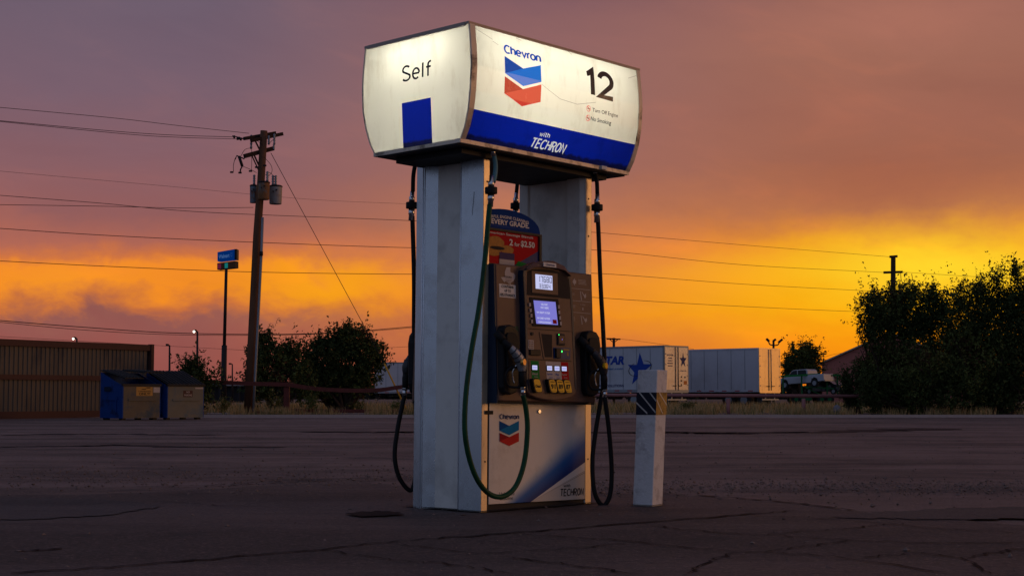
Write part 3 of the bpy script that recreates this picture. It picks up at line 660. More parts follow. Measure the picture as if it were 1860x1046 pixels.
# right instruction panel
pr = MB()
for z in (1.478, 1.395, 1.316): pr.add([T_(.775, z), T_(.992, z), T_(.992, z+.003), T_(.775, z+.003)], [(0, 1, 2, 3)])
ar = [(.805, 1.525), (.832, 1.552), (.832, 1.537), (.846, 1.537), (.846, 1.513), (.832, 1.513), (.832, 1.498)]
pr.add([T_(hx(x, z)+0.005, z) for x, z in ar], [tuple(range(7))])
for k in range(4):
    for (x0, x1, z) in ((.87, .96, 1.540-k*.009), (.780, .835, 1.445-k*.009*(k < 2)), (.78, .84, 1.365-k*.008*(k < 3)), (.78, .83, 1.285-k*.008)):
        pr.add([T_(x0, z), T_(x1-random.uniform(0, .015), z), T_(x1-.01, z+.0028), T_(x0, z+.0028)], [(0, 1, 2, 3)], 1)
for zc_ in (1.435, 1.270):                       # nozzle pictograms
    pr.add([T_(.885, zc_+.03), T_(.892, zc_+.03), T_(.903, zc_-.03), T_(.893, zc_-.03)], [(0, 1, 2, 3)])
    pr.add([T_(.905, zc_+.03), T_(.930, zc_+.005), T_(.945, zc_+.018), T_(.95, zc_-.002), T_(.935, zc_-.018), T_(.925, zc_-.004), T_(.903, zc_+.024)], [tuple(range(7))])
pr.add([T_(.905, 1.355), T_(.915, 1.355), T_(.917, 1.337), T_(.903, 1.337)], [(0, 1, 2, 3)])
for k in range(4): pr.add([T_(.885+k*.014, 1.377), T_(.892+k*.014, 1.377), T_(.889+k*.014, 1.366)], [(0, 1, 2)])
pr.build('instruction_print', [m_palepaper, m_palepaper], head, fix=False)
# console
def CF(o): return lambda u, v: (u, yc(v)-o, v)
co_ = MB()
def cpt(x, z): return (cx(x, z), z)
outl = [cpt(*p) for p in [(.302, .779), (.33, .758), (.399, .737), (.48, .726), (.564, .722), (.66, .730), (.743, .745), (.785, .765), (.792, .79), (.756, 1.333), (.738, 1.48), (.722, 1.550), (.700, 1.585), (.663, 1.613), (.60, 1.636), (.52, 1.642), (.432, 1.632), (.36, 1.615), (.30, 1.592), (.268, 1.56), (.262, 1.53), (.280, 1.333)]]
co_.prism(outl, 0, 1, lambda u, v, w_: (u, (yc(v) if w_ == 0 else hy(v)+.004), v), 0)
con = co_.build('payment_console', [m_brown], head, bevel=.006)
# dark rim running round the console
rim = MB(); n_ = len(outl)
cxm = sum(p[0] for p in outl)/n_; czm = 1.18
def inset(p, k): 
    d = Vector((cxm-p[0], (czm-p[1])*.5)); d.normalize(); return (p[0]+d.x*k, p[1]+d.y*k)
ins = [inset(p, .020) for p in outl]
for i in range(8, n_):
    j = (i+1) % n_
    if 12 <= i <= 17: continue
    a, b, c, d = outl[i], outl[j], ins[j], ins[i]; f = CF(.003)
    rim.add([f(*a), f(*b), f(*c), f(*d)], [(0, 1, 2, 3)], 0)
rim.build('console_rim', m_navy, con, fix=False)
# side skirt (dark) of the console
skb = MB(); L_ = [outl[k] for k in (19, 20, 21, 0)]
for a, b in zip(L_[:-1], L_[1:]): skb.add([(a[0]-.0015, yc(a[1])+.003, a[1]), (b[0]-.0015, yc(b[1])+.003, b[1]), (b[0]-.0015, hy(b[1]), b[1]), (a[0]-.0015, hy(a[1]), a[1])], [(0, 1, 2, 3)])
skb.build('console_side', m_navy, con, fix=False)
# shaded display bay under the visor
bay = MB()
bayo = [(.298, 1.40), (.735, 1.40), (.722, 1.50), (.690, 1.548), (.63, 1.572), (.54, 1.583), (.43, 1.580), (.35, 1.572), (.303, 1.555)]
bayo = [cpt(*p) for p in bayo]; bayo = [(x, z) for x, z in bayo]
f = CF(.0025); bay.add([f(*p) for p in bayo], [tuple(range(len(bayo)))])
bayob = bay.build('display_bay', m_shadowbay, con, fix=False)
vz = MB()                                        # protruding visor brow
arc = [cpt(*p) for p in [(.285, 1.560), (.34, 1.583), (.43, 1.592), (.54, 1.596), (.64, 1.586), (.705, 1.552)]]
arc2 = [cpt(*p) for p in [(.282, 1.575), (.335, 1.605), (.43, 1.630), (.54, 1.641), (.655, 1.616), (.722, 1.553)]]
for k in range(5):
    A_, B_, C_, D_ = arc[k], arc[k+1], arc2[k+1], arc2[k]
    vz.hexa([(*A_[:1], yc(A_[1])-.030, A_[1]), (*B_[:1], yc(B_[1])-.030, B_[1]), (*B_[:1], yc(B_[1])+.002, B_[1]), (*A_[:1], yc(A_[1])+.002, A_[1])],
            [(D_[0], yc(D_[1])-.012, D_[1]), (C_[0], yc(C_[1])-.012, C_[1]), (C_[0], yc(C_[1])+.002, C_[1]), (D_[0], yc(D_[1])+.002, D_[1])])
visor = vz.build('visor', m_brown, con)
bg_ = MB()
def rect(mb, x0, x1, z0, z1, fn, mi=0, th=0):
    if th: mb.prism([(x0, z0), (x1, z0), (x1, z1), (x0, z1)], 0, th, lambda u, v, q: (lambda p: (p[0], p[1]-q, p[2]))(fn(u, v)), mi)
    else: mb.add([fn(x0, z0), fn(x1, z0), fn(x1, z1), fn(x0, z1)], [(0, 1, 2, 3)], mi)
def VF(u, v): return (u, yc(v)-.036, v)
rect(bg_, .428, .552, 1.594, 1.622, VF, 0, .004); V2 = lambda u, v: (u, yc(v)-.0415, v); add_text(bg_, 'Chevron', .446, .534, 1.601, 1.616, V2, 1, .02)
bg_.build('badge', [m_paper, m_navyink], visor)
# LCD
dz = MB(); rect(dz, .345, .600, 1.418, 1.560, CF(.003), 0, .004); lcdp = dz.build('display_surround', m_brown, con)
def rect4(mb, q, fn, mi=0): mb.add([fn(*p) for p in q], [(0, 1, 2, 3)], mi)
ld = MB(); LX0, LX1, LZ0, LZ1 = .378, .545, 1.446, 1.541
rect(ld, LX0, LX1, LZ0, LZ1, CF(.0085), 0)
SEG = {'0': 'abcdef', '1': 'bc', '3': 'abcdg', '4': 'bcfg', '6': 'acdefg', '7': 'abc', '8': 'abcdefg'}
def digits(mb, s, x0, z0, wd, h, gap, mi):
    f = CF(.0100); t = wd*.25; x = x0
    for ch in s:
        if ch == '.': mb.add([f(x-gap*.8, z0), f(x-gap*.8+t, z0), f(x-gap*.8+t, z0+t), f(x-gap*.8, z0+t)], [(0, 1, 2, 3)], mi); continue
        hh = h/2
        R_ = {'a': (0, h-t, wd, h), 'd': (0, 0, wd, t), 'g': (0, hh-t/2, wd, hh+t/2), 'b': (wd-t, hh, wd, h), 'c': (wd-t, 0, wd, hh), 'f': (0, hh, t, h), 'e': (0, 0, t, hh)}
        for k in SEG[ch]:
            a, b, c, d = R_[k]; e = t*.12
            mb.add([f(x+a+e, z0+b+e), f(x+c-e, z0+b+e), f(x+c-e, z0+d-e), f(x+a+e, z0+d-e)], [(0, 1, 2, 3)], mi)
        x += wd+gap
digits(ld, '17680', .398, 1.492, .023, .040, .006, 1); digits(ld, '33.364', .412, 1.453, .018, .027, .005, 1)
ld.build('price_display', [m_lcd, m_ink], lcdp, fix=False)
# colour screen with keys
sn = MB(); q_ = [(cx(x, z), z) for x, z in ((.353, 1.200), (.632, 1.206), (.600, 1.392), (.322, 1.386))]; sn.prism(q_, 0, .004, lambda u, v, q: (u, yc(v)-.002-q, v)); scp = sn.build('screen_surround', m_shadowbay, con)
sn = MB(); f = CF(.0078); q_ = [(cx(x, z), z) for x, z in ((.383, 1.217), (.596, 1.219), (.571, 1.370), (.354, 1.368))]; rect4(sn, q_, f, 0)
f2 = CF(.0092); sx_ = lambda x, z: (cx(x-(z-1.29)*-.0, z), z)
for s_, x0, x1, z in (('WELCOME', .425, .490, 1.340), ('PAY HERE', .425, .500, 1.319), ('PAY CREDIT OUTSIDE', .385, .515, 1.286), ('PAY DEBIT OUTSIDE', .392, .515, 1.249), ('CHEVRON REWARDS', .402, .528, 1.2235)):
    add_text(sn, s_, cx(x0, z), cx(x1, z), z, z+.012, f2, 1)
rect4(sn, [(cx(x, z), z) for x, z in ((.545, 1.225), (.585, 1.225), (.580, 1.252), (.540, 1.252))], f2, 2)
sn.build('colour_screen', [m_scr, m_scrtxt, m_redp], scp, fix=False)
for xs_ in ([(.319, 1.337), (.326, 1.301), (.334, 1.267), (.340, 1.230)], [(.602, 1.339), (.607, 1.303), (.615, 1.266), (.623, 1.230)]):
    for x, z in xs_:
        kb_ = MB(); X_ = cx(x, z); rect(kb_, X_-.008, X_+.008, z-.012, z+.012, CF(.0078), 0, .003); kb_.build('screen_key', m_palepaper, scp)
# middle deck: seams, keyhole, pin pad, slot, receipt chute, card reader
md = MB(); f = CF(.0022)
for z in (1.400, 1.180, .982): md = MB(); md.add([f(cx(.305, z), z), f(cx(.740, z), z), f(cx(.740, z), z+.004), f(cx(.305, z), z+.004)], [(0, 1, 2, 3)]); md.build('panel_seam', m_ink, con, fix=False)
ky = MB(); X_ = cx(.347, 1.15); ky.tube([(X_, yc(1.15), 1.15), (X_, yc(1.15)-.008, 1.15)], .011, 14); ky.build('key_lock', m_dark, con)
pd_ = MB(); Z_ = 1.078; X_ = cx(.335, Z_); rect(pd_, X_-.024, X_+.026, Z_-.030, Z_+.030, CF(.002), 0, .004)
for i in range(3):
    for j in range(4): rect(pd_, X_-.020+i*.015, X_-.010+i*.015, Z_-.026+j*.0135, Z_-.017+j*.0135, CF(.0065), 1)
pd_.build('instruction_plate', [m_palepaper, m_brown], con)
sl_ = MB(); Z_ = 1.030; X_ = cx(.376, Z_); rect(sl_, X_-.052, X_+.048, Z_-.020, Z_+.018, CF(.002), 0, .010); sl_.build('receipt_slot', m_black, con, bevel=.003)
ch_ = MB(); q_ = [(cx(x, z), z) for x, z in ((.460, .992), (.549, .994), (.548, 1.163), (.418, 1.164))]
ch_.prism(q_, 0, .002, lambda u, v, q: (u, yc(v)-.0025-q, v)); q2 = [(cx(x, z), z) for x, z in ((.470, 1.002), (.541, 1.004), (.540, 1.153), (.434, 1.153))]
ch_.add([(u, yc(v)-.0055, v) for u, v in q2], [(0, 1, 2, 3)], 1); ch_.build('receipt_chute', [m_brown, m_shadowbay], con)
cr_ = MB(); Z_ = 1.126; X_ = cx(.629, Z_); rect(cr_, X_-.036, X_+.036, Z_-.040, Z_+.036, CF(.002), 0, .008); rd = cr_.build('contactless_reader', m_dark, con, bevel=.004)
cr_ = MB(); rect(cr_, X_-.026, X_+.028, Z_-.026, Z_+.022, CF(.0115), 0); cr_.build('reader_pad', m_brown, rd, fix=False)
cr_ = MB(); rect(cr_, X_-.030, X_-.022, Z_+.026, Z_+.031, CF(.0115), 0); rect(cr_, X_+.002, X_+.007, Z_-.004, Z_+.001, CF(.0125), 1); cr_.build('indicator', [m_led, m_ledb], rd, fix=False)
cr_ = MB(); Z_ = 1.034; q_ = [(cx(x, z), z) for x, z in ((.562, .994), (.724, .996), (.727, 1.071), (.556, 1.071))]; cr_.prism(q_, 0, .002, lambda u, v, q: (u, yc(v)-.002-q, v)); cpl = cr_.build('card_panel', mat('card_panel_blue', (.012, .035, .12), .35), con)
cr_ = MB(); X_ = cx(.590, Z_); rect(cr_, X_-.022, X_+.024, Z_-.034, Z_+.032, CF(.0045), 0, .016); cr_.build('card_slot', m_black, cpl, bevel=.003)
cr_ = MB(); rect(cr_, cx(.618, 1.044)-.003, cx(.618, 1.044)+.006, 1.039, 1.050, CF(.022), 0); cr_.build('indicator', m_led, cpl, fix=False)
cr_ = MB(); rect(cr_, cx(.655, 1.056), cx(.715, 1.056), 1.052, 1.063, CF(.0048), 0); rect(cr_, cx(.690, 1.03), cx(.706, 1.03), 1.018, 1.043, CF(.0048), 0); rect(cr_, cx(.615, 1.02), cx(.63, 1.02), 1.000, 1.026, CF(.0048), 0); cr_.build('card_print', mat('dull_yellow_print', (.32, .2, .04), .5), cpl, fix=False)
# price panel
pp_ = MB(); q_ = [(cx(x, z), z) for x, z in ((.322, .773), (.768, .770), (.737, .980), (.321, .977))]; pp_.prism(q_, 0, .002, lambda u, v, q: (u, yc(v)-.002-q, v)); ppo = pp_.build('grade_panel', m_brown, con)
for x0, x1, s_, m_, tc_, lx in ((.333, .409, 'Diesel', m_greenp, m_palepaper, .369), (.478, .552, 'Supreme', m_palepaper, m_blueink, .513), (.553, .627, 'Plus', m_palepaper, m_blueink, .587), (.6275, .700, 'Regular', m_redp, m_palepaper, .659)):
    g = MB(); q_ = [(cx(x, z), z) for x, z in ((x0+.014, .850), (x1+.014, .850), (x1, .975), (x0, .975))]; g.add([(u, yc(v)-.0048, v) for u, v in q_], [(0, 1, 2, 3)])
    X_ = cx(lx+.006, .893); add_text(g, s_, X_-(.026 if len(s_) > 4 else .017), X_+(.026 if len(s_) > 4 else .017), .884, .900, CF(.0060), 1, .015)
    add_text(g, '-----', X_-.008, X_+.028, .870, .874, CF(.0060), 1)
    X_ = cx(lx+.012, .86); rect(g, X_-.014, X_+.014, .858, .864, CF(.0060), 2)
    gs = g.build('grade_strip', [m_, tc_, m_ink], ppo, fix=False)
    g = MB(); X_ = cx(lx, .931); rect(g, X_-.029, X_+.029, .912, .950, CF(.0052), 1, .002); rect(g, X_-.024, X_+.024, .917, .946, CF(.0085), 0)
    for k in range(4): rect(g, X_-.016+k*.009, X_-.012+k*.009, .924, .939, CF(.0095), 2)
    g.build('unit_price_display', [m_lcd, m_dark, m_scr], gs, fix=False)
for lx, s_ in ((.381, 'Diesel'), (.528, '91'), (.603, '89'), (.677, '87')):
    g = MB(); Z_ = .815; X_ = cx(lx, Z_)-.012
    base = []
    for k in range(20):
        a = 2*math.pi*k/20; c, s__ = math.cos(a), math.sin(a)
        u = (abs(c)**.45)*(1 if c > 0 else -1)*.036; v = (abs(s__)**.45)*(1 if s__ > 0 else -1)*.046
        base.append((X_+u-(v*.28), Z_+v))
    g.prism(base, 0, .030, lambda u, v, q: (u, yc(v)-.002-q, v), 0)
    top = [(X_+.004+(u-X_)*.86, Z_+(v-Z_)*.88) for u, v in base]; g.add([(u, yc(v)-.0335, v) for u, v in top], [tuple(range(20))], 1)
    wd = .028 if s_ != 'Diesel' else .031; hh = .016 if s_ != 'Diesel' else .010
    F_ = CF(.035); add_text(g, s_, X_+.004-wd*.75, X_+.004+wd*.8, Z_-hh-.003, Z_+hh-.003, F_, 2, .03)
    if s_ != 'Diesel': add_text(g, 'MINIMUM', X_-.022, X_+.018, Z_+.024, Z_+.031, F_, 2, .01)
    for k in range(5): rect(g, X_-.016+k*.009, X_-.012+k*.009, Z_-.033, Z_-.030, F_, 2)
    g.build('grade_button', [m_black, m_yellow, m_ink], ppo)
# --- holsters
def holster(dx):
    o_ = [(.030, .80), (.045, .765), (.10, .752), (.16, .77), (.178, .83), (.180, 1.10), (.170, 1.155), (.140, 1.188), (.095, 1.198), (.050, 1.190), (.030, 1.165)]
    mb = MB(); mb.prism([(u+dx, v) for u, v in o_], 0, 1, lambda u, v, q: (u+(.004 if q else 0), (hy(v)-.0 if q == 0 else hy(v)-(.062 if v > 1.0 else .045)), v))
    h = mb.build('nozzle_holster', m_black, head, bevel=.010)
    m2 = MB(); m2.prism([(u*.72+.03+dx, v*.55+.49) for u, v in o_ if True], 0, .012, lambda u, v, q: (u, hy(v)-.060-q, v)); m2.build('holster_lip', m_rubber, h, bevel=.004)
    return h
holster(.025); holster(.835)
# --- nozzles
def nozzle(dx, rear=False):
    mb = MB(); X = lambda x, y, z: (x+dx, y, z)
    body = crom([X(.030, -.120, 1.120), X(.040, -.165, 1.075), X(.078, -.195, 1.030), X(.118, -.205, .985), X(.140, -.208, .945), X(.145, -.208, .90)], 5)
    rr = np.interp(np.linspace(0, 1, len(body)), [0, .15, .35, .6, .8, 1], [.013, .016, .024, .033, .034, .024])
    mb.tube(body, list(rr), 14)
    nz = mb.build('fuel_nozzle', m_alu if dx < .5 else m_castd, pump)
    g = MB(); nb_ = body[:9]; g.tube(nb_, list(rr[:9]+.004), 12)
    g.build('spout_shade_cover', m_black, nz)  # black tube standing in for the shadow round the spout
    g = MB()
    for k in (10, 13, 16): g.tube([body[k]+(body[k+1]-body[k])*.0, body[k]+(body[k+1]-body[k])*.45], rr[k]+.004, 12)
    g.build('body_rib', m_castd, nz)
    g = MB(); g.tube([X(.145, -.208, .905), X(.150, -.208, .87), X(.155, -.206, .80)], [.021, .024, .020], 12); g.build('grip', m_rubber, nz)
    g = MB(); g.tube(crom([X(.130, -.190, .930), X(.075, -.165, .915), X(.060, -.150, .860), X(.085, -.155, .805), X(.150, -.200, .800)], 6), .008, 8); g.build('hand_guard', m_black, nz)
    g = MB(); g.tube(crom([X(.12, -.19, .945), X(.10, -.172, .90), X(.105, -.17, .85), X(.112, -.175, .825)], 5), .0055, 8); g.build('trigger', m_chrome, nz)
    g = MB(); n_v = Vector((.2, -.98, 0)).normalized(); c0 = Vector(X(.118, -.232, .958)); g.tube([c0, c0+n_v*.022], .0195, 16); g.build('cap', m_brass if dx < .5 else m_yellow, nz)
    g = MB(); g.tube([X(.016, -.100, 1.145), X(.030, -.120, 1.120), X(.036, -.15, 1.09)], [.022, .026, .027], 14); g.build('splash_guard', m_rubber, nz)
    g = MB(); g.tube([X(.155, -.206, .806), X(.157, -.206, .790)], .019, 14); g.tube([X(.157, -.206, .790), X(.159, -.206, .750)], .0165, 14)
    g.build('swivel', m_chrome, nz)
    return nz
nzA = nozzle(.004); nzB = nozzle(.815)
for src in (nzA, nzB):
    c = copy_tree(src, pump); c.matrix_parent_inverse = Matrix.Identity(4)
    c.matrix_local = Matrix.Translation((PW, PD, 0)) @ Matrix.Rotation(math.pi, 4, 'Z')
c = copy_tree(head, pump); c.matrix_local = Matrix.Translation((PW, PD, 0)) @ Matrix.Rotation(math.pi, 4, 'Z')
# --- hoses
def pfl(lst): return [pf(a, b, y) for a, b, y in lst]
def hose(pts, r, m, name='hose', whip=None, disc=None, wm=None, coup=None):
    mb = MB(); mb.tube(crom(pts, 8), r, 12); h = mb.build(name, m, pump)
    if whip: g = MB(); g.tube(crom(whip, 6), r*.95, 10); g.build('whip_hose', wm or m_rubber, h)
    if disc:
        z = disc[2]; x, y = disc[:2]
        g = MB(); g.tube([(x, y, z+.020), (x, y, z-.022)], .040, 18); g.build('breakaway_collar', m_rubber, h, bevel=.003)
        g = MB(); g.tube([(x+.004, y, z+.095), (x+.002, y, z+.06), (x, y, z+.055), (x, y, z+.0205)], [.015, .015, .020, .020], 12); g.tube([(x, y, z-.0225), (x-.003, y, z-.062), (x-.003, y, z-.066), (x-.006, y, z-.105)], [.021, .021, .0175, .0175], 12); g.build('breakaway_fitting', m_chrome, h)
    if coup:
        g = MB(); g.tube(coup, .017, 12); g.build('top_fitting', m_chrome, h)
    return h
A0 = pf(892, 346, -.10)
nend = (.163, -.206, .755)
hose(pfl([(889.5, 372, -.10), (887, 400, -.11), (880, 480, -.13), (870, 560, -.15), (856, 640, -.17), (846, 720, -.18), (845, 790, -.18), (858, 850, -.18), (880, 889, -.18), (908, 902, -.19), (935, 885, -.20), (952, 840, -.20), (958, 780, -.205), (955, 740, -.206)])+[nend],
     .0165, m_green, 'green_hose', whip=pfl([(897, 281, -.09), (900, 300, -.09), (899, 318, -.095), (896, 331, -.10)]), disc=A0, wm=m_teal, coup=pfl([(893, 268, -.085), (897, 284, -.09)]))
B0 = pf(1084.5, 377, -.06)
nend2 = (.974, -.206, .755)
hose(pfl([(1085.5, 393, -.06), (1087, 420, -.065), (1091, 520, -.09), (1095.5, 600, -.11), (1098, 680, -.12), (1090, 735, -.12), (1081, 790, -.12), (1076, 840, -.12), (1080, 893, -.14), (1095, 917, -.16), (1108, 898, -.19), (1111, 850, -.20), (1106, 780, -.206)])+[nend2],
     .0155, m_rubber, 'hose', whip=pfl([(1080, 308, -.06), (1084, 330, -.055), (1085, 352, -.06)]), disc=B0, coup=pfl([(1078, 300, -.06), (1081, 315, -.06)]))
C0 = pf(748, 373, .70)
hose(pfl([(749, 392, .70), (752, 500, .71), (752, 600, .72), (753, 690, .72), (756, 760, .72), (757, 840, .74), (748, 889, .78), (727, 870, .82), (717, 830, .84), (722, 780, .84), (731, 735, .835)])+[(PW-.974, PD+.206, .755)],
     .0155, m_rubber, 'hose', whip=pfl([(756, 290, .70), (751, 318, .69), (750, 348, .69)]), disc=C0, coup=pfl([(757, 282, .69), (755, 300, .69)]))
D0 = (1.0, .71, 2.03)
hose([(1.0, .71, 1.95), (1.0, .72, 1.5), (.95, .78, .9), (.93, .86, .35), (.90, .87, .15), (.88, .86, .3), (.915, .84, .6), (PW-.163, PD+.206, .755)],
     .0155, m_rubber, 'hose', whip=pfl([(938, 290, .72), (936, 320, .72), (937.5, 350, .72)])[:0] or [pf(938, 296, .70), pf(940, 325, .70), pf(938, 352, .70)], disc=pf(937, 374, .70), coup=[pf(937, 288, .70), pf(938.5, 310, .70)])
# --- topper advert standing on the head
tpy = .10
tm = MB(); elp = [(.33+.325*math.cos(a*math.pi/28), 1.842+.137*math.sin(a*math.pi/28)**.85) for a in range(29)]; elp = [(max(.072, x), z) for x, z in elp]; elp = [p for k, p in enumerate(elp) if k == 0 or abs(p[0]-elp[k-1][0])+abs(p[1]-elp[k-1][1]) > .004]
m_topblue = mat('topper_blue_print', (.006, .035, .17), .6, 0, .3, 4, spec=.03)
tm.prism(elp, 0, .012, lambda u, v, q: (u, tpy+q, v)); top = tm.build('topper_sign', m_topblue, pump)
tx = MB(); TF = lambda u, v: (u, tpy-.002, v)
add_text(tx, 'POWERFUL ENGINE CLEANING', .085, .540, 1.908, 1.928, lambda u, v: TF(u, v+.05-.18*(u-.33)**2*2-.042), 0, .02)
add_text(tx, 'IN EVERY GRADE.', .105, .545, 1.868, 1.902, lambda u, v: TF(u, v+.004), 0, .03)
tx.add([TF(.08, 1.858), TF(.53, 1.861), TF(.53, 1.863), TF(.08, 1.861)], [(0, 1, 2, 3)], 1)
tx.build('lettering', [m_paper, m_blueink], top, fix=False)
pf_ = MB(); 
for q in ((.072, .662, 1.828, 1.842), (.072, .662, 1.594, 1.610), (.072, .086, 1.610, 1.828), (.640, .662, 1.610, 1.828)): pf_.box(q[0], q[1], tpy-.012, tpy+.02, q[2], q[3])
pfr = pf_.build('poster_frame', m_black, top)
po = MB(); PF = lambda o: (lambda u, v: (u, tpy-o, v))
m_biscuit = mat('biscuit_print', (.38, .17, .035), .5, 0, .45, 40); m_purple = mat('purple_print', (.035, .02, .09), .5)
rect(po, .0865, .6395, 1.6105, 1.8275, PF(0), 0)
po.add([PF(.0015)(.395, 1.6108), PF(.0015)(.6392, 1.6108), PF(.0015)(.6392, 1.728)], [(0, 1, 2)], 1)
add_text(po, 'American Sausage Biscuit', .13, .585, 1.800, 1.822, PF(.003), 2, .01); add_text(po, '2', .350, .385, 1.742, 1.785, PF(.003), 2, .03); add_text(po, 'for', .400, .450, 1.742, 1.768, PF(.003), 2, .02); add_text(po, '$2.50', .462, .600, 1.738, 1.784, PF(.003), 2, .03)
def blob(cx_, cz_, rx, rz, o, mi):
    po.add([PF(o)(cx_+rx*math.cos(a*.3927)*(1+.08*math.sin(a*2.3)), cz_+rz*math.sin(a*.3927)) for a in range(16)], [tuple(range(16))], mi)
blob(.22, 1.745, .082, .048, .002, 3); blob(.20, 1.69, .07, .03, .0025, 3); blob(.33, 1.71, .062, .030, .003, 3); blob(.235, 1.715, .07, .012, .0035, 6)
rect(po, .255, .400, 1.6110, 1.645, PF(.004), 4); rect(po, .255, .400, 1.645, 1.690, PF(.004), 5)
po.add([PF(.003)(.41, 1.6110), PF(.003)(.55, 1.6110), PF(.003)(.53, 1.632), PF(.003)(.44, 1.645)], [(0, 1, 2, 3)], 7)
po.build('poster', [m_redp, m_navyink, m_paper, m_biscuit, m_palepaper, m_purple, m_shadowbay, m_greenp], pfr, fix=False)

# ------------------------------------------------------------------ bollard
bol = MB(); b0 = Vector(gat(1184.5, 921.5)); 
e1 = Vector((-.833, .553, 0)); e2 = Vector((.553, .833, 0)); s1, s2 = .148, .148; up = Vector((.0460, .01, 1)); HB = .912
def bp(a, b, h): return b0+e1*a*s1+e2*b*s2+up*h
def ring(h, k=0): return [bp(-k, -k, h), bp(1+k, -k, h), bp(1+k, 1+k, h), bp(-k, 1+k, h)]
m_boll = mat('chipped_white_paint', (.62, .60, .60), .6, 0, .08, 9, .35, 45, (.28, .25, .24), .55, 9)
def tape():
    m = mat('reflective_tape', (.015, .018, .03), .35, 0, .2, 30, .15, 50); return m
m_tape = tape(); m_tapeg = mat('worn_gold_tape', (.30, .20, .06), .4, .2, .35, 35, .2, 60, (.05, .035, .01), .6, 22); m_stripe = mat('silver_stripe', (.50, .48, .45), .45, .2, .15, 30)
bol.hexa(ring(-.01), ring(HB))
bo = bol.build('bollard', m_boll, bevel=.006); tag(bo, 'leaning square white bollard with a striped tape band', 'bollard')
tp_ = MB()
z0, z1 = .612, .762
tp_.hexa(ring(z0, .012), ring(z1, .012)); tpo = tp_.build('tape_band', m_tape, bo); 
g = MB(); g.add([bp(-.018, -.0, z0+.001), bp(-.018, 1.0, z0+.001), bp(-.018, 1.0, z1-.001), bp(-.018, 0, z1-.001)], [(0, 1, 2, 3)], 0)
def stripe(face, u0, v0, u1, v1, wv):
    def q(u, h): return bp(u, -.018, h) if face == 0 else bp(-.024, u, h)
    g.add([q(u0, v0), q(u1, v1), q(u1, v1+wv), q(u0, v0+wv)], [(0, 1, 2, 3)], 1)
D_ = z1-z0
# left face runs from the near edge (u=0) away to the left (u=1)
stripe(0, 1.0, z0+.075, .42, z0+.004, .012); stripe(0, .88, z1-.004, .0, z0+.010, .012); stripe(0, .34, z1-.006, .0, z1-.062, .012)
stripe(1, .0, z1-.055, .62, z0+.004, .012); stripe(1, .22, z1-.006, .98, z0+.06, .012)
g.build('tape_stripe', [m_tapeg, m_stripe], tpo, fix=False)

# ------------------------------------------------------------------ vegetation
m_leafd = mat('dark_leaf', (.034, .046, .014), .75, 0, .6, 1.3); m_leafm = mat('olive_leaf', (.080, .092, .024), .7, 0, .5, 1.6)
m_leafr = mat('brown_leaf', (.050, .026, .014), .75, 0, .5, 2.0); m_bark = mat('bark', (.045, .030, .022), .9, 0, .3, 10, .4, 30)
def crown_mesh(lobes, n, leaf, sprig, upb=.8, spr=.55, D=58., dens_out=.62):
    """lobes in pixels (cx,cy,rx,ry,doff): sprigs of leaf-sized quads through and out of each lobe's volume"""
    per = 13; quads = []; tot = sum(l[2]*l[3] for l in lobes); k = D/FPX
    subs = []
    for (cx_, cy_, rx, ry, dof) in lobes:
        c0 = np.array(at(cx_, cy_, D+dof)); R0 = np.array([rx*k, rx*k*.8, ry*k]); m_ = 15
        for j in range(m_):
            d0 = rng.normal(size=3); d0 /= np.linalg.norm(d0); q_ = rng.uniform(.35, .88); f_ = rng.uniform(.24, .46)
            subs.append((c0+d0*q_*R0, R0*f_*np.array([1, 1, 1.15]), n*rx*ry/tot/m_*(f_/.35)**1.6))
    for (c, R, nn) in subs:
        ns = int(nn/per)
        d = rng.normal(size=(ns, 3)); d /= np.linalg.norm(d, axis=1)[:, None]
        rr = np.where(rng.random(ns) < dens_out, rng.uniform(.72, 1.0, ns), rng.uniform(.1, .8, ns))
        # clumps: keep sprigs where a coarse random field is high
        p0 = c+d*rr[:, None]*R
        ph = rng.uniform(0, 6.28, 3); fld = np.sin(p0[:, 0]*3.1+ph[0])+np.sin(p0[:, 2]*3.7+ph[1])+np.sin(p0[:, 1]*2.9+ph[2])+rng.normal(0, .8, ns)
        keep = (fld > -.9) | (rr < .6); p0, d = p0[keep], d[keep]; ns = len(p0)
        dr = d*spr+np.array([0, 0, upb])+rng.normal(0, .38, (ns, 3)); dr /= np.linalg.norm(dr, axis=1)[:, None]
        ln = sprig*rng.uniform(.3, 1.25, ns)*np.where(rng.random(ns) < .12, 1.9, 1)
        t = rng.uniform(0, 1, (ns, per))
        q = p0[:, None]+dr[:, None]*(t*ln[:, None])[..., None]+rng.normal(0, .045, (ns, per, 3))*(sprig/.5)
        quads.append(q.reshape(-1, 3))
    Q = np.concatenate(quads); Q = Q[Q[:, 2] > .06]; N = len(Q)
    a = rng.normal(size=(N, 3)); a /= np.linalg.norm(a, axis=1)[:, None]; b = np.cross(a, rng.normal(size=(N, 3))); b /= np.linalg.norm(b, axis=1)[:, None]
    sz = leaf*rng.uniform(.5, 1.35, N)[:, None]
    V = np.stack([Q-a*sz, Q+b*sz*.42, Q+a*sz, Q-b*sz*.42], 1).reshape(-1, 3)
    return V, N
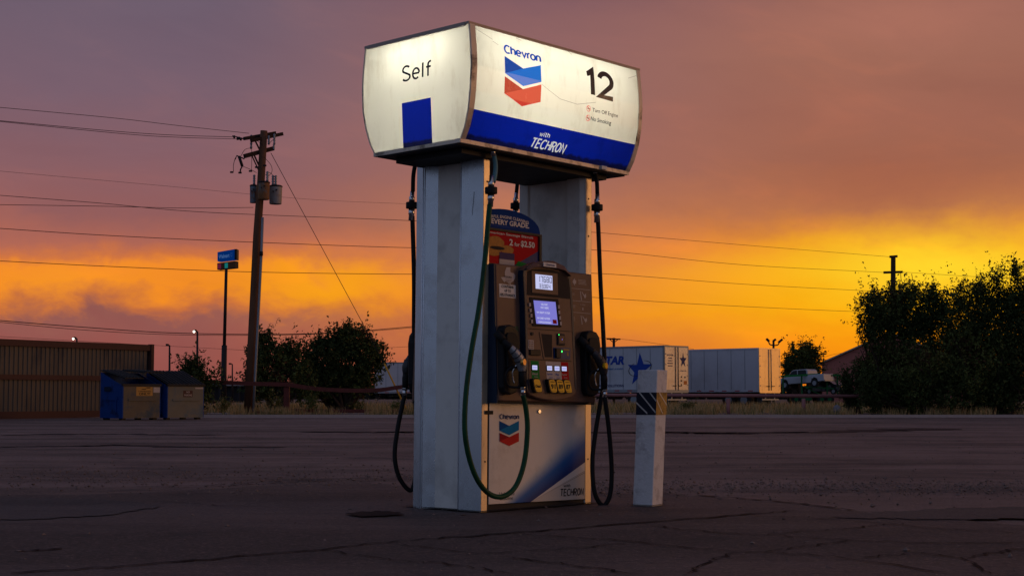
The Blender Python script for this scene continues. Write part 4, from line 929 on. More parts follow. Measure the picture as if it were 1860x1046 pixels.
def fastmesh(name, V, N, mats, mi, parent=None, vpf=4):
    me = bpy.data.meshes.new(name); me.vertices.add(len(V)); me.vertices.foreach_set('co', V.astype(np.float32).ravel())
    me.loops.add(N*vpf); me.loops.foreach_set('vertex_index', np.arange(N*vpf, dtype=np.int32))
    me.polygons.add(N); me.polygons.foreach_set('loop_start', np.arange(N, dtype=np.int32)*vpf)
    try: me.polygons.foreach_set('loop_total', np.full(N, vpf, dtype=np.int32))
    except Exception: pass
    for m_ in mats: me.materials.append(m_)
    me.polygons.foreach_set('material_index', mi.astype(np.int32)); me.update(calc_edges=True)
    o = bpy.data.objects.new(name, me); COL.objects.link(o)
    if parent: o.parent = parent
    return o
def tree(name, base, lobes, n, leaf, sprig, label, cat, D, group=None, stems=5, mats=None, upb=.8, trunk_r=.07, spr=.55, dens_out=.62):
    r = empty(name, base, label, cat, 0, group)
    bx, byy, bz = base; V, N = crown_mesh(lobes, n, leaf, sprig, upb, spr, D, dens_out); V = V-np.array(base)
    ph = rng.uniform(0, 6, 2); cen = V.reshape(-1, 4, 3)[:, 0]; fl = np.sin(cen[:, 0]*1.7+ph[0])+np.sin(cen[:, 2]*2.1+ph[1])+rng.normal(0, .7, N)
    mi = (fl > .5).astype(int)+(fl > 1.9).astype(int)
    fastmesh('crown', V, N, mats or [m_leafd, m_leafm, m_leafr], mi, r)
    tk = MB(); k = D/FPX
    for i, (cx_, cy_, rx, ry, dof) in enumerate(lobes):
        if rx < 16 and len(lobes) > 3: continue
        c = np.array(at(cx_, cy_, D+dof))-np.array(base)
        for j in range(stems):
            e = c+np.clip(rng.normal(0, .45, 3), -.8, .6)*np.array([rx*k, rx*k*.6, ry*k]); e[2] = max(e[2], .4)
            s0 = np.array([rng.normal(0, trunk_r*1.5), rng.normal(0, trunk_r*1.5), -.1]); mdl = s0*.5+e*.5+rng.normal(0, .10, 3)*np.linalg.norm(e)*.5; mdl[2] = e[2]*.45
            P = crom([s0, mdl, e], 5); tk.tube(P, list(np.linspace(trunk_r, trunk_r*.15, len(P))), 6)
            for q in range(3):
                p1 = P[int(len(P)*.55)+q]; e3 = p1+np.clip(rng.normal(0, .4, 3), -.7, .7)*np.array([rx*k, rx*k*.5, ry*k*.6])+np.array([0, 0, ry*k*.2]); tk.tube(crom([p1, (p1+e3)/2+rng.normal(0, .05, 3), e3], 3), [trunk_r*.35]*4+[trunk_r*.2]*2+[trunk_r*.08], 5)
    tk.build('trunk', m_bark, r, fix=False)
    return r
def gpt(px, D): return (at(px, 720, D)[0], D, .05)
G1 = 'bushes at the right edge of the lot'
tree('bush', gpt(1632, 56), [(1592, 600, 36, 62, 0), (1640, 578, 42, 62, .5), (1688, 590, 34, 55, 0), (1722, 640, 34, 55, 0), (1590, 562, 10, 28, 0), (1660, 540, 12, 30, 0), (1692, 548, 12, 26, 0), (1715, 560, 9, 24, 0), (1606, 690, 42, 66, 0), (1665, 690, 55, 66, -.4)], 68000, .062, .55, 'tall feathery bush with the far utility pole behind it', 'bush', 56, G1)
tree('bush', gpt(1792, 55), [(1750, 600, 34, 60, 0), (1795, 578, 40, 62, .3), (1842, 562, 40, 60, 0), (1758, 690, 52, 72, -.3), (1775, 640, 50, 60, .4), (1740, 645, 34, 60, .3), (1840, 620, 45, 60, 0), (1800, 710, 60, 50, 0), (1748, 545, 9, 34, 0), (1782, 530, 9, 28, 0), (1812, 518, 11, 28, 0), (1848, 508, 12, 30, 0), (1835, 670, 60, 85, 0), (1905, 620, 60, 120, .3)], 100000, .062, .6, 'tallest dark bush reaching out of the right of the view', 'bush', 55, G1)
tree('bush', gpt(1705, 54.3), [(1700, 700, 50, 58, 0), (1640, 715, 40, 42, 0), (1590, 712, 28, 42, 0)], 34000, .055, .40, 'low rounded bush in front of the two tall feathery ones', 'bush', 54.3, G1, upb=.5)
tree('shrub', gpt(1548, 56.5), [(1545, 712, 22, 36, 0), (1560, 680, 14, 22, 0), (1538, 690, 10, 18, 0)], 5200, .05, .40, 'thin straggly shrub before the car transporter at the end of the pink rail', 'shrub', 56.5)
tree('tree', gpt(622, 66), [(600, 655, 46, 52, 0), (636, 632, 38, 38, 0), (628, 612, 22, 20, 0), (664, 660, 32, 42, 0), (684, 640, 16, 20, 0), (590, 692, 40, 34, 0), (650, 694, 44, 34, 0), (637, 602, 9, 12, 0), (562, 672, 22, 36, 0), (556, 704, 26, 28, 0), (578, 634, 12, 16, 0), (606, 618, 10, 12, 0), (692, 652, 10, 18, 0), (668, 628, 12, 12, 0)], 42000, .075, .45, 'large dark tree crossed by the guy wire left of the pump', 'tree', 66, stems=3, upb=.35, trunk_r=.11)
tree('tree', gpt(500, 64), [(470, 668, 22, 42, 0), (482, 630, 14, 24, 0), (520, 668, 34, 44, 0), (522, 632, 7, 14, 0), (480, 700, 34, 28, 0), (545, 690, 30, 34, 0), (455, 645, 6, 14, 0), (500, 640, 7, 12, 0), (474, 618, 6, 12, 0)], 22000, .075, .5, 'lower spiky tree just right of the wooden utility pole', 'tree', 64, stems=3, upb=.55, trunk_r=.09)
tree('shrub', gpt(362, 54.5), [(352, 680, 17, 26, 0), (374, 696, 14, 20, 0), (340, 668, 8, 12, 0), (360, 722, 24, 22, 0), (392, 690, 8, 12, 0)], 5200, .07, .55, 'sparse leafy shrub behind the closed dumpster', 'shrub', 54.5, upb=.75, spr=.8, trunk_r=.04)
tree('tree', (at(1456, 720, 158)[0], 158, 0), [(1450, 655, 26, 26, 0), (1475, 650, 18, 24, 0), (1440, 672, 20, 22, 0), (1470, 676, 24, 20, 0)], 13000, .15, 1.0, 'small round tree behind the white pickup', 'tree', 158, stems=4, upb=.4, trunk_r=.16)
# dry grass
m_grass = mat('dry_grass', (.42, .27, .12), .8, 0, .5, .8); m_grass2 = mat('green_grass', (.13, .12, .035), .8, 0, .5, .8)
def grass(name, n, gen, h, label, mats, wd=.012):
    V = np.zeros((n, 3, 3)); 
    for i in range(n):
        x, y = gen(); hh = h*random.uniform(.35, 1.25); a = random.uniform(0, 3.14); dx, dy = math.cos(a)*wd, math.sin(a)*wd
        V[i] = [(x-dx, y-dy, .0), (x+dx, y+dy, .0), (x+random.gauss(0, .3)*hh, y+random.gauss(0, .3)*hh, hh+.06)]
    mi = (rng.random(n) < .3).astype(int)
    o = fastmesh(name, V.reshape(-1, 3), n, mats, mi, vpf=3); tag(o, label, 'grass', kind='stuff')
def gg1():
    while True:
        x = random.uniform(-15, 24); y = 53.6+abs(random.gauss(0, 1.6))
        if math.sin(x*1.3)+math.sin(x*3.7+1)*.8+random.gauss(0, .7) > .2: return x, y
def gg2():
    while True:
        x = random.uniform(-18, 26); y = random.uniform(66, 88)
        if math.sin(x*.7+2)+math.sin(y*1.1)+random.gauss(0, .8) > -.4: return x, y
grass('verge_grass', 16000, gg1, .30, 'dry tufted grass along the far kerb', [m_grass, m_grass2], .014)
grass('field_grass', 24000, gg2, .40, 'patchy dry grass field before the parked trailers', [m_grass, m_grass2], .022)
for i, (px, D, hpx, s_) in enumerate([(496, 57, 24, .5), (565, 55, 30, .6), (648, 66, 22, .6), (720, 60, 12, .4), (1185, 62, 14, .5), (770+480, 58, 14, .5), (405, 60, 22, .6)]):
    tree('weed', gpt(px, D), [(px, 752-hpx*.5, 16*s_*1.6, hpx*.55, 0)], 1400, .035, .35, ['upright weed beside the foot of the wooden pole', 'wide weed clump just right of the red rail post', 'low weed under the big dark tree', 'small weed near the guy wire foot', 'small weed right of the leaning bollard', 'weed tuft between the pink rail posts', 'pale weed left of the wooden pole'][i], 'weed', D, 'weeds on the verge', stems=2, mats=[m_leafm, m_grass2, m_grass], trunk_r=.012, upb=1.2)
rk = MB(); c = at(1520, 747, 54.2); bm = bmesh.new(); bmesh.ops.create_icosphere(bm, subdivisions=2, radius=1)
for v in bm.verts: v.co = Vector((v.co.x*.15, v.co.y*.13, v.co.z*.19))*(1+random.uniform(-.12, .12))
bm.verts.index_update(); rk.add([(v.co.x+c[0], v.co.y+c[1], v.co.z+.24) for v in bm.verts], [[v.index for v in f.verts] for f in bm.faces]); bm.free()
tag(rk.build('rock', mat('pale_rock', (.16, .15, .17), .8, 0, .3, 8, .3, 20)), 'pale grey rock under the bushes', 'rock')

# ------------------------------------------------------------------ rails, poles and wires
m_redrail = mat('faded_red_rail', (.12, .032, .027), .55, .1, .3, 3, .1, 40, (.07, .03, .02), .5, 4); m_litrail = mat('red_pipe_lit_tint', (.30, .13, .125), .55, .1, .2, 3, .1, 40)  # the pipe rail's pinkish paleness is facing light put into its colour
fn = empty('metal_fence', (-6.5, 55, 0), 'dented red beam fence left of the pump', 'fence')
def locl(p, o): return (p[0]-o[0], p[1]-o[1], p[2]-o[2])
FO = (-6.5, 55, 0)
for seg in ([(366, 692), (440, 696), (522, 698)], [(522, 698), (575, 706), (640, 709), (690, 708), (735, 702), (800, 700)]):
    P = crom([locl(at(a, b, 55), FO) for a, b in seg], 4); mb = MB()
    for a, b in zip(P[:-1], P[1:]): mb.bar(a, b, .06, .15)
    mb.build('rail', m_redrail, fn)
for a, b in (((440, 750), (514, 749)), ((528, 745), (735, 747))):
    mb = MB(); mb.bar(locl(at(*a, 55), FO), locl(at(*b, 55), FO), .08, .12); mb.build('bottom_rail', m_redrail, fn)
mb = MB(); p = locl(at(520, 700, 55), FO); mb.box(p[0]-.10, p[0]+.10, .04, .24, 0, p[2]+.03); mb.build('post', m_redrail, fn)
mb = MB(); p = locl(at(790, 700, 55), FO); mb.box(p[0]-.10, p[0]+.10, .04, .24, 0, p[2]+.03); mb.build('post', m_redrail, fn)
FO = (8, 56, 0); fn = empty('pipe_fence', FO, 'low red pipe rail, painted pale for the light on it, right of the bollard', 'fence')
mb = MB(); mb.tube([locl(at(900, 716.5, 56), FO), locl(at(1605, 719.5, 56), FO)], .065, 10); mb.build('rail', m_litrail, fn)
for px in (1049, 1186, 1322.6, 1459.6, 1596):
    p = locl(at(px, 722, 56), FO); mb = MB(); mb.tube([(p[0], 0, -.05), (p[0], 0, p[2]-.03)], .075, 10); mb.build('post', m_litrail, fn)
# wooden utility pole
m_wood = mat('weathered_pole_wood', (.13, .062, .035), .85, 0, .35, 5, .3, 40, (.03, .018, .012), .5, 3, stretch=(1, 1, .15))
m_arm = mat('dark_crossarm_wood', (.035, .022, .018), .9, 0, .3, 10, .2, 40); m_galv = mat('galvanised_steel', (.22, .24, .27), .5, .5, .2, 10)
m_trg = mat('blue_grey_tank', (.16, .20, .24), .5, .2, .2, 6, .05, 40, (.20, .07, .02), .9, 2.5); m_tro = mat('rusty_tank', (.20, .095, .04), .6, .1, .4, 4, .1, 30, (.13, .16, .18), .8, 2.2); m_trw = mat('pale_tank', (.30, .28, .27), .5, .1, .15, 5, .05, 40, (.18, .08, .03), .5, 2)
UD = 56.0; base = at(452, 755, UD); UB = (base[0], UD, 0)
up_ = empty('utility_pole', UB, 'leaning brown wooden utility pole carrying transformers', 'utility pole')
U = lambda px, py, dd=0: locl(at(px, py, UD+dd), UB)
mb = MB(); P = [U(451, 757), U(459, 600), U(467, 430), U(474, 330), U(479.5, 238)]; mb.tube(P, [.185, .17, .155, .145, .135], 14); pole = mb.build('pole', m_wood, up_)
mb = MB(); mb.tube([U(460, 755, -.2), U(463, 690, -.2), U(470, 560, -.2), U(475, 460, -.2), U(477, 395, -.2)], .05, 8); mb.build('conduit', m_galv, up_)
mb = MB(); mb.tube([U(474.5, 464, -.25), U(474.5, 457, -.3)], .07, 8); mb.build('weatherhead', m_dark, up_)
for (a, b) in (((456, 256), (513, 243.5)), ((444, 252), (500, 242))):
    mb = MB(); mb.bar(U(*a, -.5), U(*b, .8), .10, .13); mb.build('crossarm', m_arm, up_)
mb = MB(); mb.bar(U(444, 284, -.5), U(496, 270, .5), .12, .16); mb.build('crossarm', m_arm, up_)
mb = MB(); mb.bar(U(463, 255, -.2), U(472, 273), .04, .05); mb.bar(U(462, 283, -.2), U(471, 302), .04, .05); mb.bar(U(457, 282, -.25), U(470, 310), .03, .04); mb.build('brace', m_arm, up_)
def insul(px, py, h, rr=.05):
    mb = MB(); p = U(px, py); pts_ = []; rs = []
    n = 9
    for k in range(n): pts_.append((p[0], p[1]-.1, p[2]+h*k/(n-1))); rs.append(rr*(1 if k % 2 else .6))
    mb.tube(pts_, rs, 8); return mb.build('insulator', m_galv, up_)
for px, py, h in ((457, 272, .55), (489, 264, .35), (499, 264, .42), (498, 273, .2)): insul(px, py, h)
mb = MB()
for px, py in ((424, 249), (430, 252), (436, 253), (442, 252), (433, 251.5)):
    p = U(px, py, -.5); mb.tube([p, (p[0]+.06, p[1], p[2])], .06, 8)
mb.tube([U(422, 247, -.5), U(446, 253, -.5)], .02, 6); mb.build('strain_insulator', m_dark, up_)
mb = MB(); mb.tube([U(444, 289, -.4), U(430, 283, -.5), U(427, 290, -.5)], .025, 6); mb.tube([U(434, 284, -.5), U(440, 302, -.5)], .055, 8); mb.tube([U(440, 302, -.5), U(437, 308, -.5), U(436, 314, -.5)], .03, 6)
mb.tube(crom([U(427, 288, -.5), U(424, 300, -.5), U(424, 312, -.5)], 4), .012, 5); mb.build('cutout_switch', m_dark, up_)
mb = MB()
for a in ([(424, 312), (421, 313)], [(457, 272), (457, 305), (454, 311)], [(437, 285), (445, 272), (457, 269)], [(440, 302), (455, 308), (466, 314)], [(480, 286), (492, 300), (494, 312), (488, 320)], [(482, 318), (490, 314), (499, 322)], [(466, 300), (466, 306)], [(478, 265), (470, 258), (462, 252)], [(488, 262), (495, 255), (500, 252)]):
    mb.tube(crom([U(*q, -.3) for q in a], 4), .010, 5)
for q in ((421, 313), (436, 314), (455, 311), (466, 304), (481, 301)): p = U(*q, -.3); mb.box(p[0]-.06, p[0]+.06, p[1]-.03, p[1]+.03, p[2]-.03, p[2]+.03)
mb.build('jumper_wire', m_dark, up_)
def tank(px0, px1, py0, py1, dd, m, bush, nm):
    a = U(px0, py0, dd); b = U(px1, py0, dd); c = U(px0, py1, dd); r = (b[0]-a[0])/2; x = (a[0]+b[0])/2; y = dd
    mb = MB(); mb.tube([(x, y, c[2]), (x, y, c[2]+.03), (x, y, a[2]-.04), (x, y, a[2])], [r*.90, r*.94, r, r*1.0], 20)
    t = mb.build('transformer', m, up_, nm, bevel=.01)
    mb = MB(); mb.tube([(x, y, a[2]-.02), (x, y, a[2]+.02), (x, y, a[2]+.05)], [r*1.06, r*1.06, r*.8], 20); mb.build('tank_lid', m_dark, t)
    for bx_ in bush:
        p = U(bx_, py0, dd); mb = MB(); pts_ = [(p[0], dd-.05, a[2]+.04+.38*k/8) for k in range(9)]; mb.tube(pts_, [.055 if k % 2 else .035 for k in range(9)], 8); mb.build('bushing', m_galv, t)
    mb = MB(); mb.tube([(x+r*.3, y-r*.9, a[2]-.16), (x+r*.3, y-r-.06, a[2]-.16)], .03, 8); mb.build('terminal', m_dark, t); mb = MB(); mb.tube([(x-r*.2, y-r*.9, a[2]-.22), (x-r*.2, y-r-.05, a[2]-.22)], .022, 8); mb.build('terminal', m_dark, t)
    return t
tank(454, 467, 338, 369, .2, m_trg, (462,), 'blue grey transformer tank behind the pole')
tank(489, 512.5, 339, 371, .15, m_trw, (496, 501), 'pale transformer tank on the right')
tank(468, 490, 332, 363, -.42, m_tro, (486,), 'rust streaked transformer tank in front')
# guy wire with yellow guard
m_wire = mat('cable_black', (.02, .018, .02), .7)
gw = MB(); a, b, c = at(492, 278, 56), at(698, 660, 55.2), at(738, 744, 55.0); gw.tube([a, b, c], .012, 6); gwo = gw.build('guy_wire', m_wire)
tag(gwo, 'guy wire slanting down from the wooden pole to the verge', 'cable')
gw = MB(); gw.tube([b, c], .032, 8); gw.build('guard_sleeve', mat('yellow_guard', (.55, .27, .03), .5), gwo)
def wire(pts, r, label, grp='overhead wires'):
    mb = MB(); mb.tube(crom([at(*p) for p in pts], 10), r, 5); o = mb.build('overhead_wire', m_wire, fix=False); tag(o, label, 'wire', grp); return o
wire([(-60, 190, 46), (200, 214, 51), (320, 228, 54), (452, 242.5, 56)], .010, 'topmost thin wire reaching the wooden pole from the left')
wire([(-60, 214, 46), (200, 238, 51), (320, 246, 54), (424, 249, 55.5)], .011, 'second wire from the top ending at the string of insulators')
wire([(-60, 215, 46), (220, 243, 51), (330, 250, 54), (442, 253, 55.5)], .010, 'third wire from the top ending at the wooden crossarm')
wire([(-60, 371, 48), (200, 375, 52), (330, 378, 54), (460, 377, 56)], .010, 'wire tied to the wooden pole just under the transformers')
wire([(-60, 350, 70), (0, 355, 71), (180, 369, 74), (380, 386, 78), (748, 401, 86), (930, 411, 92), (1090, 423, 98), (1350, 445, 115), (1622, 467, 130)], .015, 'highest of the long wires passing behind the pump')
wire([(-60, 411, 70), (0, 415, 71), (200, 428, 74), (460, 440, 80), (748, 450, 86), (930, 450, 92), (1092, 455, 98), (1350, 481, 115), (1608, 495, 130)], .017, 'long wire meeting the upper arm of the far pole')
wire([(-60, 471, 70), (0, 474, 71), (200, 484, 74), (460, 494, 80), (748, 498, 86), (930, 496, 92), (1092, 497, 98), (1350, 516, 115), (1608, 530, 130)], .017, 'long wire meeting the lower arm of the far pole')
wire([(930, 528, 92), (1092, 541, 98), (1300, 554, 112), (1560, 566, 128), (1700, 568, 133)], .017, 'lowest wire right of the pump running into the bushes')
wire([(-60, 576, 66), (0, 582, 67), (150, 594, 70), (330, 605, 74), (560, 606, 78), (748, 593, 84), (900, 575, 88)], .020, 'thick low cable crossing above the dark trees')
wire([(-60, 580, 66), (0, 585, 67), (150, 599, 70), (330, 608, 74), (560, 607, 78), (748, 595, 84), (900, 577, 88)], .014, 'cable lashed just under the thick low one')
wire([(-60, 305, 90), (0, 311, 90), (300, 338, 100), (560, 362, 110), (748, 371, 120), (900, 380, 125)], .010, 'faint wire across the purple sky under the pole top')
wire([(-60, 609, 90), (0, 611, 90), (300, 628, 100), (560, 640, 110), (690, 632, 115), (900, 622, 120)], .012, 'faint lowest wire behind the metal wall')
wire([(1636, 494, 130), (1700, 498, 125), (1780, 503, 120), (1900, 508, 115)], .015, 'upper wire leaving the far pole to the right')
wire([(1636, 530, 130), (1700, 534, 125), (1780, 540, 120), (1900, 546, 115)], .015, 'lower wire leaving the far pole to the right')
wire([(1490, 650, 140), (1530, 641, 140), (1620, 636, 138)], .015, 'short wire above the maroon roof')
wire([(1040, 611, 150), (1115, 614.5, 160), (1180, 622, 150), (1260, 634, 140)], .018, 'thin wire from the small distant pole to behind the trailers')
# far pole on the right
fb = (at(1622, 720, 130)[0], 130, 0); fo = empty('utility_pole', fb, 'thick dark far utility pole rising out of the bushes', 'utility pole')
F_ = lambda px, py, dd=0: locl(at(px, py, 130+dd), fb)
mb = MB(); mb.tube([(0, 0, 0), F_(1622, 600), F_(1622.5, 466)], [.27, .24, .21], 10); mb.build('pole', m_arm, fo)
for (x0, x1, y) in ((1616, 1630, 466.5), (1605, 1639, 495), (1605, 1638, 530)):
    mb = MB(); mb.bar(F_(x0, y), F_(x1, y-1), .20, .20); mb.build('crossarm', m_arm, fo)
mb = MB(); mb.tube(crom([F_(1636, 495), F_(1637, 508), F_(1641, 514), F_(1650, 513), F_(1657, 508), F_(1656, 497)], 4), .03, 5); mb.build('jumper_wire', m_dark, fo)
fb = (at(1115, 720, 160)[0], 160, 0); fo = empty('utility_pole', fb, 'small distant T shaped pole over the lettered trailer', 'utility pole'); F_ = lambda px, py: locl(at(px, py, 160), fb)
mb = MB(); mb.tube([(0, 0, 0), F_(1115, 613.5)], .14, 8); mb.build('pole', m_arm, fo)
mb = MB(); mb.bar(F_(1101.5, 615.5), F_(1127, 616), .14, .14); mb.bar(F_(1107, 616), F_(1114.5, 622), .08, .08); mb.bar(F_(1123, 616), F_(1115.5, 622), .08, .08); mb.build('crossarm', m_arm, fo)
fb = (at(294, 720, 150)[0], 150, 0); fo = empty('utility_pole', fb, 'tiny distant pole over the closed dumpster lid', 'utility pole'); F_ = lambda px, py: locl(at(px, py, 150), fb)
mb = MB(); mb.tube([(0, 0, 0), F_(294, 673)], .10, 8); mb.build('pole', m_arm, fo)
mb = MB(); mb.bar(F_(288, 677), F_(300, 677), .1, .1); mb.bar(F_(289, 680), F_(299, 680), .1, .1); mb.build('crossarm', m_arm, fo)
# parking lights
m_lamp = glow('lit_lamp_face', (1, .93, .78), 3)
def plight(px, py, D, lit, label, left=True):
    fb = (at(px, 720, D)[0], D, 0); o = empty('parking_light', fb, label, 'street light', group='tall lights over the far lot'); L = lambda a, b: locl(at(a, b, D), fb)
    mb = MB(); mb.tube([(0, 0, 0), L(px, py)], [.12, .07], 8); mb.build('pole', m_dark, o)
    mb = MB(); mb.bar(L(px, py), L(px-3.5, py), .10, .08); mb.box(*sorted((L(px-6, py)[0], L(px-2, py)[0])), -.2, .2, L(px, py)[2]-.06, L(px, py)[2]+.12); hd_ = mb.build('lamp_head', m_dark, o)
    if lit:
        mb = MB(); p = L(px-5, py+1); mb.tube([(p[0], -.30, p[2]), (p[0], -.22, p[2])], [.07, .09], 12); mb.build('lamp', m_lamp, hd_)
plight(139.5, 614.5, 120, True, 'lit lamp peeping over the metal wall')
plight(358.5, 601.5, 110, True, 'lit tall light above the sparse shrub')
plight(308, 627, 125, False, 'unlit thin light pole right of the metal wall')
plight(422, 661, 170, False, 'very small unlit pole between the blue sign and the wooden pole')
# three headed flood light
fb = (at(1405, 720, 120)[0], 120, 0); fo = empty('flood_light_pole', fb, 'pole with three flood lights above the blank trailer', 'flood light'); F_ = lambda px, py: locl(at(px, py, 120), fb)
mb = MB(); mb.tube([(0, 0, 0), F_(1405, 618)], .09, 8); mb.tube(crom([F_(1396, 618), F_(1398, 625), F_(1405, 627), F_(1413, 626), F_(1416, 620), F_(1420, 616)], 4), .05, 6); mb.build('pole', m_dark, fo)
for a, b in (((1392, 615), (1397, 620)), ((1405, 619), (1409, 616)), ((1414, 622), (1421, 616))):
    mb = MB(); mb.bar(F_(*a), F_(*b), .3, .16); mb.build('flood_lamp', m_dark, fo)
# tall pylon sign
PD_ = 150.; fb = (at(408, 720, PD_)[0], PD_, 0); ps = empty('pylon_sign', fb, 'blue shop sign on a tall two stage pole', 'sign'); F_ = lambda px, py, dd=0: locl(at(px, py, PD_+dd), fb)
mb = MB(); mb.tube([F_(405.5, 728), F_(407.5, 627)], [.30, .27], 10); mb.tube([F_(407.5, 627), F_(411, 488)], [.17, .15], 10); mb.build('pole', m_dark, ps)
m_sb = mat('pylon_blue_face', (.002, .012, .07), .7, 0, .05, 3, emit=S((0, 44, 110)), estr=.7, spec=.0); m_sbt = mat('pylon_white_letters', (.06, .09, .16), .7, 0, .05, 3, emit=S((70, 112, 168)), estr=.6, spec=.0)
def slab(x0, x1, y0, y1, y0b, y1b, m, nm, th=.8):
    a, b, c, d = F_(x0, y1, 0), F_(x1, y1b, 1.6), F_(x1, y0b, 1.6), F_(x0, y0, 0); mb = MB(); off = Vector((.2, th, 0))
    mb.hexa([a, b, Vector(b)+off, Vector(a)+off], [d, c, Vector(c)+off, Vector(d)+off]); return mb.build(nm, m, ps), (a, b, c, d)
s1_, q = slab(395, 426, 458, 475, 452.5, 471.5, m_sb, 'sign_panel')
mb = MB(); A_, B_, C_, D2 = [Vector(t) for t in q]
def onq(u, v): 
    p = (A_*(1-u)+B_*u)*(1-v)+(D2*(1-u)+C_*u)*v; return (p.x, p.y-.05, p.z)
add_text(mb, 'Walmart', .08, .70, .28, .68, onq, 0, .02)
for k in range(6):
    a = k*math.pi/3; c_, s_ = math.cos(a), math.sin(a); mb.add([onq(.82+.03*c_, .5+.08*s_), onq(.82+.07*c_-.01*s_, .5+.2*s_+.02*c_), onq(.82+.07*c_+.01*s_, .5+.2*s_-.02*c_)], [(0, 1, 2)], 0)
mb.build('lettering', m_sbt, s1_, fix=False)
mb = MB(); a = F_(426.2, 471.5, 1.6); b = F_(431, 470, 1.9); mb.box(a[0], b[0]+.02, 1.5, 2.6, a[2], F_(426.2, 452.5, 1.6)[2]); mb.build('sign_end', m_dark, ps)
s2_, q = slab(394.5, 427, 478, 490, 474, 486.5, m_dark, 'lower_panel')
mb = MB(); A_, B_, C_, D2 = [Vector(t) for t in q]; mb.add([onq(.03, .1), onq(.22, .1), onq(.22, .85), onq(.03, .85)], [(0, 1, 2, 3)], 0); mb.add([onq(.42, .1), onq(.60, .1), onq(.60, .85), onq(.42, .85)], [(0, 1, 2, 3)], 1)
mb.build('lit_window', [mat('pylon_red', (.03, .004, .01), .7, emit=S((110, 30, 60)), estr=.6, spec=0), mat('pylon_green', (.002, .03, .03), .7, emit=S((20, 110, 110)), estr=.9, spec=0)], s2_, fix=False)

# ------------------------------------------------------------------ corrugated metal building
def corr():
    m = mat('ribbed_metal_sheet', (.115, .096, .078), .6, .15, .2, 2.5, .05, 40, (.045, .042, .050), .85, .9, stretch=(1, 1, .35)); return m
m_corr = corr(); m_redtrim = mat('red_brown_trim', (.072, .036, .030), .6, .1, .25, 3, .05, 40)
r0 = Vector((at(269, 720, 55)[0], 55, 0)); l0 = Vector((at(0, 720, 49.3)[0], 49.3, 0)); dv = (l0-r0).normalized(); Lw = (l0-r0).length+9; nv = Vector((dv.y, -dv.x, 0)).normalized()
if nv.y > 0: nv = -nv
bo_ = empty('metal_building', r0, 'ribbed metal building with red trim behind the dumpsters', 'building')
Q = lambda s_, o_, z: tuple(dv*s_+nv*o_+Vector((0, 0, z)))
ZT = 2.62
mb = MB(); pts_ = []; s_ = .10
while s_ < Lw:
    for a, o_ in ((0, 0), (.12, 0), (.135, .035), (.175, .035), (.19, 0)): pts_.append((s_+a, o_))
    s_ += .19
n_ = len(pts_); mb.add([Q(a, o, .18) for a, o in pts_]+[Q(a, o, ZT-.15) for a, o in pts_], [(i, i+1, n_+i+1, n_+i) for i in range(n_-1)]); mb.build('wall', m_corr, bo_, fix=False)
mb = MB(); mb.hexa([Q(.02, -.01, 0), Q(Lw, -.01, 0), Q(Lw, -6, 0), Q(.02, -6, 0)], [Q(.02, -.01, ZT-.02), Q(Lw, -.01, ZT-.02), Q(Lw, -6, ZT-.02), Q(.02, -6, ZT-.02)]); mb.build('core_wall', m_dark, bo_)
for z0_, z1_, o_ in ((ZT-.20, ZT+.02, .09), (1.30, 1.47, .085), (.0, .24, .08)):
    mb = MB(); mb.hexa([Q(-.02, 0, z0_), Q(Lw, 0, z0_), Q(Lw, o_, z0_), Q(-.02, o_, z0_)], [Q(-.02, 0, z1_), Q(Lw, 0, z1_), Q(Lw, o_, z1_), Q(-.02, o_, z1_)]); mb.build('trim_band', m_redtrim, bo_)
mb = MB(); mb.hexa([Q(-.14, -.05, 0), Q(0, -.05, 0), Q(0, .13, 0), Q(-.14, .13, 0)], [Q(-.14, -.05, ZT+.04), Q(0, -.05, ZT+.04), Q(0, .13, ZT+.04), Q(-.14, .13, ZT+.04)]); mb.build('corner_post', m_redtrim, bo_)

